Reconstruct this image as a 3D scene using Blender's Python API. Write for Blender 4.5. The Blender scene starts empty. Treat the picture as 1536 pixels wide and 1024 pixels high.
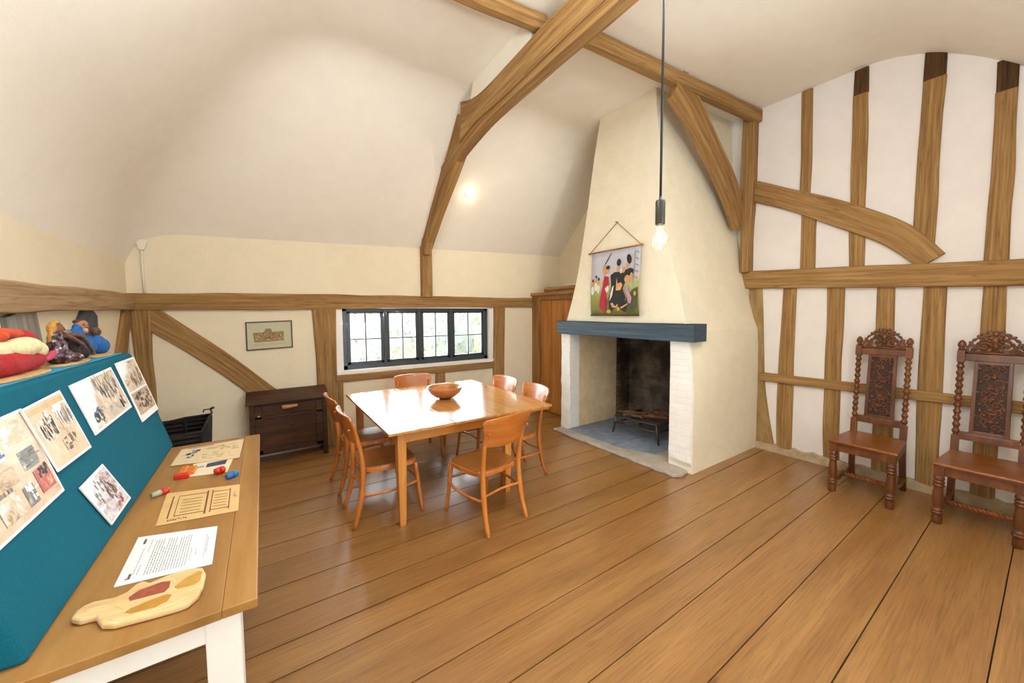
import bpy, bmesh, math, random
from mathutils import Vector, Matrix, Euler
random.seed(11)
SC = bpy.context.scene
COL = SC.collection
PI = math.pi

# ------------------------------------------------------------------ colour
def S(h, a=1.0):
    h = h.lstrip('#')
    out = []
    for i in (0, 2, 4):
        c = int(h[i:i + 2], 16) / 255
        out.append(c / 12.92 if c <= .04045 else ((c + .055) / 1.055) ** 2.4)
    return (*out, a)

# ------------------------------------------------------------------ node helpers
class NT:
    def __init__(s, name):
        s.m = bpy.data.materials.new(name)
        s.m.use_nodes = True
        s.t = s.m.node_tree
        s.t.nodes.clear()
        s.out = s.t.nodes.new('ShaderNodeOutputMaterial')
    def n(s, typ, props=None, **ins):
        nd = s.t.nodes.new(typ)
        for k, v in (props or {}).items():
            setattr(nd, k, v)
        for k, v in ins.items():
            s.put(nd, k.replace('_', ' '), v)
        return nd
    def put(s, nd, k, v):
        sock = nd.inputs[int(k)] if k.isdigit() else nd.inputs[k]
        if isinstance(v, bpy.types.NodeSocket):
            s.t.links.new(v, sock)
        else:
            sock.default_value = v
    def ramp(s, fac, stops, interp='LINEAR'):
        nd = s.t.nodes.new('ShaderNodeValToRGB')
        nd.color_ramp.interpolation = interp
        el = nd.color_ramp.elements
        while len(el) > 1:
            el.remove(el[-1])
        el[0].position = stops[0][0]; el[0].color = stops[0][1]
        for p, c in stops[1:]:
            e = el.new(p); e.color = c
        s.t.links.new(fac, nd.inputs[0])
        return nd.outputs[0]
    def mix(s, a, b, fac, blend='MIX'):
        nd = s.t.nodes.new('ShaderNodeMix')
        nd.data_type = 'RGBA'; nd.blend_type = blend
        for i, v in ((0, fac), (6, a), (7, b)):
            if isinstance(v, bpy.types.NodeSocket):
                s.t.links.new(v, nd.inputs[i])
            else:
                nd.inputs[i].default_value = v
        return nd.outputs[2]
    def math(s, op, a, b=0.0):
        nd = s.t.nodes.new('ShaderNodeMath'); nd.operation = op
        for i, v in ((0, a), (1, b)):
            if isinstance(v, bpy.types.NodeSocket):
                s.t.links.new(v, nd.inputs[i])
            else:
                nd.inputs[i].default_value = v
        return nd.outputs[0]
    def bsdf(s, color, rough=.6, bump=None, strength=.2, dist=.01, metal=0, spec=.5, **kw):
        b = s.n('ShaderNodeBsdfPrincipled')
        s.put(b, 'Base Color', color); s.put(b, 'Roughness', rough)
        s.put(b, 'Metallic', metal); s.put(b, 'Specular IOR Level', spec)
        for k, v in kw.items():
            s.put(b, k.replace('_', ' '), v)
        if bump is not None:
            bp = s.n('ShaderNodeBump', Strength=strength, Distance=dist, Height=bump)
            s.t.links.new(bp.outputs[0], b.inputs['Normal'])
        s.t.links.new(b.outputs[0], s.out.inputs[0])
        return s.m
    def coord(s, kind='Object', scale=(1, 1, 1), rand=True, rot=(0, 0, 0)):
        tc = s.n('ShaderNodeTexCoord')
        mp = s.n('ShaderNodeMapping', Vector=tc.outputs[kind], Scale=scale, Rotation=rot)
        if rand:
            oi = s.n('ShaderNodeObjectInfo')
            r = s.math('MULTIPLY', oi.outputs['Random'], 37.0)
            cx = s.n('ShaderNodeCombineXYZ', X=r, Y=r, Z=r)
            ad = s.n('ShaderNodeVectorMath', {'operation': 'ADD'})
            s.t.links.new(mp.outputs[0], ad.inputs[0]); s.t.links.new(cx.outputs[0], ad.inputs[1])
            return ad.outputs[0]
        return mp.outputs[0]

def plaster(name, col, var=.06, bump=.25, rough=.92, scale=5.0):
    t = NT(name)
    v = t.coord('Object', rand=False)
    a = t.n('ShaderNodeTexNoise', Vector=v, Scale=scale, Detail=6.0, Roughness=.6)
    b = t.n('ShaderNodeTexNoise', Vector=v, Scale=scale * 14, Detail=4.0)
    dark = tuple(c * (1 - var) for c in col[:3]) + (1,)
    c = t.ramp(a.outputs[0], [(.35, dark), (.65, col)])
    h = t.math('ADD', a.outputs[0], t.math('MULTIPLY', b.outputs[0], .25))
    return t.bsdf(c, rough, h, bump, .02, spec=.2)

def wood(name, dark, mid, light, kind='Object', stretch=(1.5, 22, 22), rough=.5, bump=.25, spec=.4, cracks=0.0, coat=0.0):
    t = NT(name)
    v = t.coord(kind, stretch)
    a = t.n('ShaderNodeTexNoise', Vector=v, Scale=1.0, Detail=8.0, Roughness=.68, Distortion=.25)
    v2 = t.coord(kind, tuple(x * .28 for x in stretch))
    b = t.n('ShaderNodeTexNoise', Vector=v2, Scale=1.0, Detail=3.0)
    c = t.ramp(a.outputs[0], [(.28, dark), (.5, mid), (.72, light)])
    c2 = t.ramp(b.outputs[0], [(.3, (.72, .70, .68, 1)), (.65, (1, 1, 1, 1))])
    c = t.mix(c, c2, .7, 'MULTIPLY')
    h = a.outputs[0]
    if cracks:
        v3 = t.coord(kind, tuple(x * .55 for x in stretch))
        k = t.n('ShaderNodeTexNoise', Vector=v3, Scale=1.0, Detail=2.0, Distortion=.3)
        line = t.math('ABSOLUTE', t.math('SUBTRACT', k.outputs[0], .5))
        msk = t.ramp(line, [(.0, (0, 0, 0, 1)), (.018, (1, 1, 1, 1))])
        c = t.mix(c, t.mix(c, (.10, .06, .03, 1), .75), t.math('MULTIPLY', t.math('SUBTRACT', 1.0, msk), cracks))
    kw = {}
    if coat:
        kw = {'Coat_Weight': coat, 'Coat_Roughness': .12}
    return t.bsdf(c, rough, h, bump, .004, spec=spec, **kw)

def plain(name, col, rough=.6, metal=0, spec=.5, noise=0.0, nscale=40, bump=0.0):
    t = NT(name)
    v = t.coord('Object')
    a = t.n('ShaderNodeTexNoise', Vector=v, Scale=nscale, Detail=4.0)
    if noise:
        dark = tuple(c * (1 - noise) for c in col[:3]) + (1,)
        c = t.ramp(a.outputs[0], [(.35, dark), (.65, col)])
    else:
        c = col
    return t.bsdf(c, rough, a.outputs[0] if bump else None, bump, .003, metal, spec)

def sketch(name, stops, scale=(9, 30, 9), seed=0.0, rough=.42, white=None):
    """a printed picture under glossy film: streaky patches of ink"""
    t = NT(name)
    tc = t.n('ShaderNodeTexCoord')
    mp = t.n('ShaderNodeMapping', Vector=tc.outputs['UV'], Scale=scale, Location=(seed, seed * 1.7, 0))
    a = t.n('ShaderNodeTexNoise', Vector=mp.outputs[0], Scale=1.0, Detail=6.0, Roughness=.68, Distortion=.9)
    mp2 = t.n('ShaderNodeMapping', Vector=tc.outputs['UV'], Scale=tuple(x * .32 for x in scale), Location=(seed * 2.1, seed, 0))
    b = t.n('ShaderNodeTexNoise', Vector=mp2.outputs[0], Scale=1.0, Detail=2.0, Distortion=.5)
    f = t.math('ADD', t.math('MULTIPLY', a.outputs[0], .62), t.math('MULTIPLY', b.outputs[0], .42))
    c = t.ramp(f, stops)
    if white:
        sx = t.n('ShaderNodeSeparateXYZ', Vector=tc.outputs['UV'])
        k = t.math('ADD', t.math('MULTIPLY', sx.outputs[0], white[0]), t.math('MULTIPLY', sx.outputs[1], white[1]))
        k = t.math('ADD', k, t.math('MULTIPLY', b.outputs[0], .5))
        c = t.mix(c, S('f3f5f8'), t.ramp(k, [(white[2], (0, 0, 0, 1)), (white[2] + .10, (1, 1, 1, 1))]))
    return t.bsdf(c, rough, spec=.3)

def emit(name, col, s):
    t = NT(name)
    e = t.n('ShaderNodeEmission', Color=col, Strength=s)
    t.t.links.new(e.outputs[0], t.out.inputs[0])
    return t.m

# ------------------------------------------------------------------ mesh builder
class MB:
    def __init__(s):
        s.v = []; s.f = []; s.uv = []; s.mi = []; s.sm = []; s.fr = []
    def add(s, verts, faces, uvs=None, mi=0, smooth=False, rnd=None):
        o = len(s.v)
        s.v += [tuple(p) for p in verts]
        for k, f in enumerate(faces):
            s.f.append([i + o for i in f])
            s.uv.append(uvs[k] if uvs else [(0, 0)] * len(f))
            s.mi.append(mi); s.sm.append(smooth); s.fr.append(random.random() if rnd is None else rnd)
        return s
    def box(s, c, d, rot=None, mi=0):
        x, y, z = (k / 2 for k in d)
        vs = [Vector(p) for p in ((-x, -y, -z), (x, -y, -z), (x, y, -z), (-x, y, -z), (-x, -y, z), (x, -y, z), (x, y, z), (-x, y, z))]
        if rot is not None:
            R = rot if isinstance(rot, Matrix) else Euler(rot).to_matrix()
            vs = [R @ p for p in vs]
        vs = [p + Vector(c) for p in vs]
        fs = [(0, 3, 2, 1), (4, 5, 6, 7), (0, 1, 5, 4), (1, 2, 6, 5), (2, 3, 7, 6), (3, 0, 4, 7)]
        return s.add(vs, fs, [[(0, 0), (1, 0), (1, 1), (0, 1)]] * 6, mi)
    def b2(s, a, b, mi=0):
        return s.box([(p + q) / 2 for p, q in zip(a, b)], [abs(q - p) for p, q in zip(a, b)], mi=mi)
    def tube(s, pts, r, n=10, mi=0, smooth=True, closed=False, flat=1.0, up=None):
        pts = [Vector(p) for p in pts]
        m = len(pts)
        rs = r if isinstance(r, (list, tuple)) else [r] * m
        vs, fs, uv = [], [], []
        ref = Vector(up) if up else None
        L = 0; Ls = []
        for i, p in enumerate(pts):
            if i: L += (p - pts[i - 1]).length
            Ls.append(L)
            if closed:
                t = pts[(i + 1) % m] - pts[i - 1]
            else:
                t = pts[min(i + 1, m - 1)] - pts[max(i - 1, 0)]
            t = t.normalized() if t.length > 1e-9 else Vector((0, 0, 1))
            if ref is None:
                ref = Vector((0, 0, 1)) if abs(t.z) < .9 else Vector((1, 0, 0))
            a = t.cross(ref)
            if a.length < 1e-4:
                a = t.cross(Vector((1, .3, 0)))
            a.normalize()
            b = a.cross(t).normalized()
            if not up: ref = b
            for k in range(n):
                g = 2 * PI * k / n
                vs.append(p + a * math.cos(g) * rs[i] + b * math.sin(g) * rs[i] * flat)
        segs = m if closed else m - 1
        for i in range(segs):
            j = (i + 1) % m
            for k in range(n):
                q = (k + 1) % n
                fs.append((i * n + k, i * n + q, j * n + q, j * n + k))
                uv.append([(Ls[i], k / n * .1), (Ls[i], (k + 1) / n * .1), (Ls[j], (k + 1) / n * .1), (Ls[j], k / n * .1)])
        s.add(vs, fs, uv, mi, smooth)
        if not closed:
            s.add(vs[:n], [tuple(range(n))[::-1]], None, mi)
            s.add(vs[-n:], [tuple(range(n))], None, mi)
        return s
    def lathe(s, prof, n=20, o=(0, 0, 0), M=None, mi=0, smooth=True):
        vs, fs, uv = [], [], []
        for r, z in prof:
            for k in range(n):
                g = 2 * PI * k / n
                p = Vector((r * math.cos(g), r * math.sin(g), z))
                if M: p = M @ p
                vs.append(p + Vector(o))
        for i in range(len(prof) - 1):
            for k in range(n):
                q = (k + 1) % n
                fs.append((i * n + k, i * n + q, (i + 1) * n + q, (i + 1) * n + k))
                uv.append([(prof[i][1], k / n * .1)] * 4)
        s.add(vs, fs, uv, mi, smooth)
        if prof[0][0] > 1e-4: s.add(vs[:n], [tuple(range(n))[::-1]], None, mi)
        if prof[-1][0] > 1e-4: s.add(vs[-n:], [tuple(range(n))], None, mi)
        return s
    def prism(s, poly, fn, t0, t1, mi=0, mtop=None):
        """poly of (a,b); fn(a,b,t)->xyz"""
        n = len(poly)
        A = [fn(a, b, t0) for a, b in poly]; B = [fn(a, b, t1) for a, b in poly]
        xs = [p[0] for p in poly]; ys = [p[1] for p in poly]
        w = max(max(xs) - min(xs), 1e-6); h = max(max(ys) - min(ys), 1e-6)
        u = [((a - min(xs)) / w, (b - min(ys)) / h) for a, b in poly]
        s.add(A, [tuple(range(n))[::-1]], [u[::-1]], mi)
        s.add(B, [tuple(range(n))], [u], mi if mtop is None else mtop)
        s.add(A + B, [(i, (i + 1) % n, n + (i + 1) % n, n + i) for i in range(n)], None, mi)
        return s
    def ball(s, c, r, seg=12, ring=8, mi=0, R=None):
        r = r if isinstance(r, (tuple, list)) else (r, r, r)
        vs, fs = [], []
        for i in range(ring + 1):
            th = PI * i / ring
            for k in range(seg):
                g = 2 * PI * k / seg
                p = Vector((r[0] * math.sin(th) * math.cos(g), r[1] * math.sin(th) * math.sin(g), r[2] * math.cos(th)))
                if R: p = R @ p
                vs.append(p + Vector(c))
        for i in range(ring):
            for k in range(seg):
                q = (k + 1) % seg
                fs.append((i * seg + k, (i + 1) * seg + k, (i + 1) * seg + q, i * seg + q))
        return s.add(vs, fs, None, mi, True)
    def build(s, name, mats, parent=None, bevel=0, seg=2, weld=True, shift=True, kind=None):
        off = Vector((0, 0, 0))
        if parent is not None and shift:
            q = parent
            while q is not None:
                off += q.location; q = q.parent
        me = bpy.data.meshes.new(name)
        me.from_pydata([tuple(Vector(p) - off) for p in s.v], [], s.f)
        ul = me.uv_layers.new(name='UVMap')
        li = 0
        for pi, f in enumerate(s.f):
            for k in range(len(f)):
                ul.data[li].uv = s.uv[pi][k]; li += 1
        at = me.attributes.new('rnd', 'FLOAT', 'FACE')
        at.data.foreach_set('value', s.fr)
        for m in (mats if isinstance(mats, (list, tuple)) else [mats]):
            me.materials.append(m)
        me.polygons.foreach_set('material_index', s.mi)
        me.polygons.foreach_set('use_smooth', s.sm)
        bm = bmesh.new(); bm.from_mesh(me)
        if weld: bmesh.ops.remove_doubles(bm, verts=bm.verts, dist=1e-5)
        bmesh.ops.recalc_face_normals(bm, faces=bm.faces)
        bm.to_mesh(me); bm.free()
        o = bpy.data.objects.new(name, me)
        COL.objects.link(o)
        if parent is not None: o.parent = parent
        if kind: o['kind'] = kind
        if bevel:
            md = o.modifiers.new('bevel', 'BEVEL'); md.width = bevel; md.segments = seg
            md.limit_method = 'ANGLE'; md.angle_limit = math.radians(35)
        return o

def tag(o, label=None, cat=None, group=None, kind=None):
    if label: o['label'] = label
    if cat: o['category'] = cat
    if group: o['group'] = group
    if kind: o['kind'] = kind
    return o
def thing(name, loc, label=None, cat=None, group=None, kind=None, rz=0):
    o = bpy.data.objects.new(name, None)
    o.empty_display_size = .1
    COL.objects.link(o)
    o.location = loc; o.rotation_euler = (0, 0, rz)
    return tag(o, label, cat, group, kind)
def dup(o, parent=None):
    c = o.copy(); COL.objects.link(c)
    if parent is not None: c.parent = parent
    for ch in list(o.children): dup(ch, c)
    return c
def catmull(pts, step=.08):
    P = [Vector(p) for p in pts]
    if len(P) == 2:
        n = max(2, int((P[1] - P[0]).length / step))
        return [P[0].lerp(P[1], i / n) for i in range(n + 1)]
    out = []
    for i in range(len(P) - 1):
        p0 = P[max(i - 1, 0)]; p1 = P[i]; p2 = P[i + 1]; p3 = P[min(i + 2, len(P) - 1)]
        n = max(2, int((p2 - p1).length / step))
        for k in range(n):
            t = k / n
            out.append(.5 * ((2 * p1) + (p2 - p0) * t + (2 * p0 - 5 * p1 + 4 * p2 - p3) * t * t + (3 * p1 - p0 - 3 * p2 + p3) * t ** 3))
    out.append(P[-1])
    return out

# ------------------------------------------------------------------ materials
CREAM = S('efe2c4'); OFFW = S('f0e6d6')
M_wall = plaster('cream_plaster', S('eee0c2'), .04)
M_wallw = plaster('off_white_plaster', S('ebe3da'), .04)
M_ceil = plaster('ceiling_plaster', S('f2eada'), .03, .12)
M_chim = plaster('chimney_plaster', S('eee2c6'), .06, .55)
OD, OM, OL = S('735330'), S('9f7845'), S('ba9660')
M_oak = wood('aged_oak', OD, OM, OL, 'UV', (1.5, 42, 1), .75, .5, .25, cracks=.7)
M_oakdark = wood('stained_oak_end', S('2e1c0e'), S('523618'), S('70502a'), 'UV', (1.5, 42, 1), .75, .5, .25, cracks=.6)
M_oakgrey = wood('grey_oak', S('7d7268'), S('a39a90'), S('bdb6ac'), 'UV', (1.5, 42, 1), .8, .4, .2, cracks=.5)
M_slate_wood = wood('dark_painted_oak', S('3c3c3e'), S('55565a'), S('6a6a6c'), 'UV', (1.5, 42, 1), .7, .3, .2)
M_chairw = wood('honey_beech', S('a8571c'), S('c4742c'), S('d58c40'), 'Object', (12, 12, 1.6), .32, .08, .5, coat=.3)
M_chairx = wood('honey_beech_back', S('a8571c'), S('c27028'), S('d0843a'), 'Object', (1.6, 12, 12), .32, .08, .5, coat=.3)
M_seat = wood('brown_seat_veneer', S('7c4a1e'), S('935a26'), S('a46a30'), 'Object', (10, 1.6, 10), .3, .06, .5, coat=.3)
M_table = wood('honey_oak_top', S('b5793a'), S('c98e4c'), S('d6a262'), 'Object', (14, 1.4, 14), .2, .04, .5, coat=.5)
M_tableleg = wood('honey_oak_leg', S('b06c26'), S('c98434'), S('d6984a'), 'Object', (14, 14, 1.4), .35, .08, .5, coat=.2)
M_tableapron = wood('honey_oak_rail', S('b06a24'), S('c67e30'), S('d29042'), 'Object', (1.4, 14, 14), .35, .08, .5, coat=.2)
M_carve = wood('carved_dark_oak', S('40200a'), S('683710'), S('84501c'), 'Object', (14, 14, 2), .42, .15, .5, coat=.15)
M_carvedk = wood('carved_dark_oak_ground', S('221006'), S('381c0a'), S('4a280e'), 'Object', (14, 14, 2), .5, .15, .4)
M_carveseat = wood('carved_chair_seat', S('62310c'), S('844a14'), S('96581f'), 'Object', (2, 14, 14), .35, .08, .5, coat=.25)
M_chest = wood('dark_chest_oak', S('2a170c'), S('462913'), S('5a371c'), 'Object', (1.5, 16, 16), .5, .1, .35)
M_door = wood('door_oak', S('94581f'), S('b67630'), S('c68a40'), 'Object', (14, 14, 1.3), .5, .12, .4)
M_dtop = wood('display_oak', S('8c602a'), S('a0733a'), S('ae844c'), 'Object', (9, 1.0, 9), .42, .1, .4)
M_white = plain('white_painted_wood', S('f2eee4'), .4, noise=.03, nscale=12)
M_teal = plain('teal_felt', S('136478'), .95, spec=.15, noise=.22, nscale=300, bump=.3)
M_cyan = plain('sky_blue_paper', S('1f9fc4'), .55, noise=.1, nscale=14)
M_sand = plain('sandy_paper', S('d3a871'), .8, noise=.25, nscale=30, bump=.3)
M_dark = plain('charcoal_window_paint', S('3c4448'), .35, noise=.1)
M_metal = plain('blackened_iron', S('5a4e46'), .4, .7, noise=.3, nscale=60, bump=.2)
M_twig = wood('charred_twigs', S('3a281a'), S('6a4a2c'), S('8f6c42'), 'Object', (20, 20, 20), .8, .4)
M_blackbasket = plain('black_wicker', S('1a1410'), .8, noise=.4, nscale=90, bump=.3)
M_paper = plain('white_paper', S('f3f1ee'), .6, noise=.02, nscale=20)
M_parch = plain('tan_parchment', S('d8b274'), .75, noise=.12, nscale=16)
M_ink = plain('brown_ink', S('6b4c2e'), .8)
M_inkgrey = plain('grey_ink', S('8c8680'), .8)
M_black = plain('black_plastic', S('1c1d1c'), .4, noise=.1)
M_brass = plain('brass_rod', S('a5793a'), .35, .6)
M_pine = wood('pale_carved_wood', S('cfa669'), S('dfbc84'), S('e8cd9c'), 'Object', (5, 22, 22), .55, .12, .4)
M_stone = plaster('hearth_stone', S('b3a594'), .25, .6, .9, 7.0)
M_slate = plaster('blue_slate', S('868e98'), .3, .5, .7, 9.0)
M_mantel = wood('blue_black_mantel', S('28343b'), S('394c58'), S('50636f'), 'UV', (1.5, 42, 1), .6, .4, .35, cracks=.35)
M_switch = plain('white_plastic', S('e9e0cc'), .4)

def brickmat(name, c1, c2, mortar, bump=.6, soot=None, scale=1.0):
    t = NT(name)
    tc = t.n('ShaderNodeTexCoord')
    sx = t.n('ShaderNodeSeparateXYZ', Vector=tc.outputs['Object'])
    u = t.math('ADD', sx.outputs[0], sx.outputs[1])
    cv = t.n('ShaderNodeCombineXYZ', X=u, Y=sx.outputs[2], Z=0.0)
    ns = t.n('ShaderNodeTexNoise', Vector=tc.outputs['Object'], Scale=7.0, Detail=5.0)
    wob = t.n('ShaderNodeVectorMath', {'operation': 'MULTIPLY_ADD'})
    t.t.links.new(ns.outputs[1], wob.inputs[0]); wob.inputs[1].default_value = (.03, .03, 0)
    t.t.links.new(cv.outputs[0], wob.inputs[2])
    br = t.n('ShaderNodeTexBrick', Vector=wob.outputs[0], Color1=c1, Color2=c2, Mortar=mortar, Scale=scale)
    br.inputs['Brick Width'].default_value = .22; br.inputs['Row Height'].default_value = .068
    br.inputs['Mortar Size'].default_value = .006; br.inputs['Mortar Smooth'].default_value = .4
    c = br.outputs[0]
    n2 = t.n('ShaderNodeTexNoise', Vector=tc.outputs['Object'], Scale=3.0, Detail=6.0)
    if soot is not None:
        c = t.mix(c, soot, t.ramp(n2.outputs[0], [(.35, (0, 0, 0, 1)), (.62, (1, 1, 1, 1))]))
    h = t.math('ADD', t.math('MULTIPLY', br.outputs[1], -1.0), t.math('MULTIPLY', ns.outputs[0], .8))
    return t.bsdf(c, .9, h, bump, .012, spec=.2)
M_whitebrick = brickmat('whitewashed_brick', S('f0eadf'), S('ece5d9'), S('ebe4d8'), .35)
M_soot = brickmat('sooty_brick', S('8a6e4e'), S('6c543c'), S('a88e66'), .9, S('40342a'))
M_backbrick = brickmat('black_sooted_brick', S('948676'), S('7a6c5e'), S('9a8e7e'), .8, S('48413b'))
M_inner = plaster('tan_firebox_render', S('dcc198'), .2, .8, .9, 5.0)

# floor boards
def floormat():
    t = NT('wide_oak_boards')
    at = t.n('ShaderNodeAttribute', {'attribute_name': 'rnd'})
    tc = t.n('ShaderNodeTexCoord')
    r = t.math('MULTIPLY', at.outputs['Fac'], 53.0)
    off = t.n('ShaderNodeCombineXYZ', X=r, Y=r, Z=0.0)
    def co(sc):
        mp = t.n('ShaderNodeMapping', Vector=tc.outputs['Object'], Scale=sc)
        ad = t.n('ShaderNodeVectorMath', {'operation': 'ADD'})
        t.t.links.new(mp.outputs[0], ad.inputs[0]); t.t.links.new(off.outputs[0], ad.inputs[1])
        return ad.outputs[0]
    a = t.n('ShaderNodeTexNoise', Vector=co((.7, 8, 1)), Scale=1.0, Detail=5.0, Roughness=.5, Distortion=.8)
    f = t.n('ShaderNodeTexNoise', Vector=co((3.2, 95, 1)), Scale=1.0, Detail=5.0, Roughness=.6, Distortion=.3)
    k = t.n('ShaderNodeTexVoronoi', Vector=co((1.0, 2.4, 1)), Scale=1.0)
    c = t.ramp(a.outputs[0], [(.28, S('855b2d')), (.5, S('8f6534')), (.72, S('9a703c'))])
    c = t.mix(c, t.ramp(f.outputs[0], [(.34, (.62, .57, .50, 1)), (.5, (.95, .94, .93, 1)), (.68, (1.12, 1.12, 1.10, 1))]), .85, 'MULTIPLY')
    kn = t.ramp(k.outputs[0], [(.02, (.35, .25, .18, 1)), (.055, (1, 1, 1, 1))])
    c = t.mix(c, kn, .6, 'MULTIPLY')
    tint = t.ramp(at.outputs['Fac'], [(0, (.93, .91, .89, 1)), (1, (1.12, 1.11, 1.08, 1))])
    c = t.mix(c, tint, 1.0, 'MULTIPLY')
    h = t.math('ADD', a.outputs[0], t.math('MULTIPLY', f.outputs[0], .5))
    rg = t.ramp(a.outputs[0], [(.3, (.30, .30, .30, 1)), (.7, (.40, .40, .40, 1))])
    return t.bsdf(c, rg, h, .04, .002, spec=.85, Coat_Weight=.25, Coat_Roughness=.38)
M_floor = floormat()
M_gap = plain('board_gap', S('2a1c10'), .9)

def glassmat():
    t = NT('window_glass')
    tr = t.n('ShaderNodeBsdfTransparent', Color=(.96, .98, .97, 1))
    gl = t.n('ShaderNodeBsdfGlossy', Roughness=.02)
    fr = t.n('ShaderNodeFresnel', IOR=1.45)
    mx = t.n('ShaderNodeMixShader')
    t.t.links.new(fr.outputs[0], mx.inputs[0]); t.t.links.new(tr.outputs[0], mx.inputs[1]); t.t.links.new(gl.outputs[0], mx.inputs[2])
    t.t.links.new(mx.outputs[0], t.out.inputs[0])
    return t.m
M_glass = glassmat()
def bulbglass():
    t = NT('bulb_glass')
    tr = t.n('ShaderNodeBsdfTransparent', Color=(1, .97, .93, 1))
    gl = t.n('ShaderNodeBsdfGlossy', Roughness=.05, Color=(1, .95, .9, 1))
    tl = t.n('ShaderNodeBsdfTranslucent', Color=(1, .93, .85, 1))
    m1 = t.n('ShaderNodeMixShader', Fac=.07)
    t.t.links.new(tr.outputs[0], m1.inputs[1]); t.t.links.new(tl.outputs[0], m1.inputs[2])
    fr = t.n('ShaderNodeLayerWeight', Blend=.35)
    mx = t.n('ShaderNodeMixShader')
    t.t.links.new(t.math('MULTIPLY', fr.outputs[1], .6), mx.inputs[0]); t.t.links.new(m1.outputs[0], mx.inputs[1]); t.t.links.new(gl.outputs[0], mx.inputs[2])
    t.t.links.new(mx.outputs[0], t.out.inputs[0])
    return t.m
M_bulb = bulbglass()
M_fil = emit('glowing_filament', S('ffe2b4'), 14)
M_spot = emit('spot_lens', S('fff2dc'), 12)

# ------------------------------------------------------------------ planes
XR, YB, XL, YF = 5.14, 5.28, -1.12, -.75
def pR(a, b, t): return (XR - t, a, b)
def pB(a, b, t): return (a, YB - t, b)
def pL(a, b, t): return (XL + t, a, b)
def pT(a, b, t): return (1.95 + t, a, b)
def pY(y0):
    return lambda a, b, t: (a, y0 + t, b)

def beam(name, pts, plane, t0, t1, mat, parent=None, wob=.006, ch=.008, step=.09, seed=None, caps=None):
    """hand hewn timber. pts: (a, b, width) along the middle line in a plane; t0..t1 is its depth"""
    rs = random.Random(seed if seed is not None else name + str(pts[0]))
    c = catmull([(p[0], p[1], p[2]) for p in pts], step)
    n = len(c); mb = MB()
    rows = []; L = 0
    uo = rs.random() * 20
    def mk():
        v = [rs.uniform(-wob, wob) for _ in range(60)]
        def g(l):
            k = l / .38; i = int(k); f = k - i; f = f * f * (3 - 2 * f)
            return v[i % 60] * (1 - f) + v[(i + 1) % 60] * f
        return g
    nz = [mk(), mk()]
    for i, q in enumerate(c):
        t = (c[min(i + 1, n - 1)] - c[max(i - 1, 0)]); t = Vector((t.x, t.y)).normalized()
        nr = Vector((-t.y, t.x)); w = q.z / 2
        if i: L += (Vector((q.x, q.y)) - Vector((c[i - 1].x, c[i - 1].y))).length
        wl = w + nz[0](L); wr = w + nz[1](L)
        base = Vector((q.x, q.y))
        def P(off, tt):
            p = base + nr * off
            return plane(p.x, p.y, tt)
        row = [P(-wr, t0), P(-wr, t1 - ch), P(-wr + ch, t1), P(-wr * .3, t1 + rs.uniform(0, wob * .4)), P(wl * .3, t1 + rs.uniform(0, wob * .4)), P(wl - ch, t1), P(wl, t1 - ch), P(wl, t0)]
        rows.append((row, L + uo, wl + wr))
    vd = [0, .1, .11, .16, .22, .27, .28, .38, .48]
    vs = [p for r in rows for p in r[0]]
    fs, uv = [], []
    for i in range(n - 1):
        for k in range(8):
            j = (k + 1) % 8
            fs.append((i * 8 + k, i * 8 + j, (i + 1) * 8 + j, (i + 1) * 8 + k))
            uv.append([(rows[i][1], vd[k]), (rows[i][1], vd[k + 1]), (rows[i + 1][1], vd[k + 1]), (rows[i + 1][1], vd[k])])
    mb.add(vs, fs, uv)
    for i, o in ((0, True), (n - 1, False)):
        idx = tuple(range(8)); idx = idx[::-1] if o else idx
        mb.add(rows[i][0], [idx], [[(rows[i][1] + .02 * k, .1 * k) for k in range(8)]])
    return mb.build(name, mat, parent)

def edges2mid(lo, hi):
    """two edge polylines with equal counts -> middle points with widths"""
    out = []
    for (a, b), (c, d) in zip(lo, hi):
        out.append(((a + c) / 2, (b + d) / 2, math.hypot(a - c, b - d)))
    return out

# ------------------------------------------------------------------ ceiling height
def smin(a, b, k=.32):
    h = max(k - abs(a - b), 0) / k
    return min(a, b) - h * h * k * .25
def ceil_z(x, y):
    e = 2.54 + .038 * (x + 1.12)
    b = e + (4.15 - e) / 1.38 * (YB - y)
    d = max(x + 1.12, -.05)
    l = 2.24 + 1.12 * d + .36 * (1 - math.exp(-d / .11))
    f = 3.43 + .9 * y
    return smin(smin(smin(4.17, b, .22), f, .4), l, .55)

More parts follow.
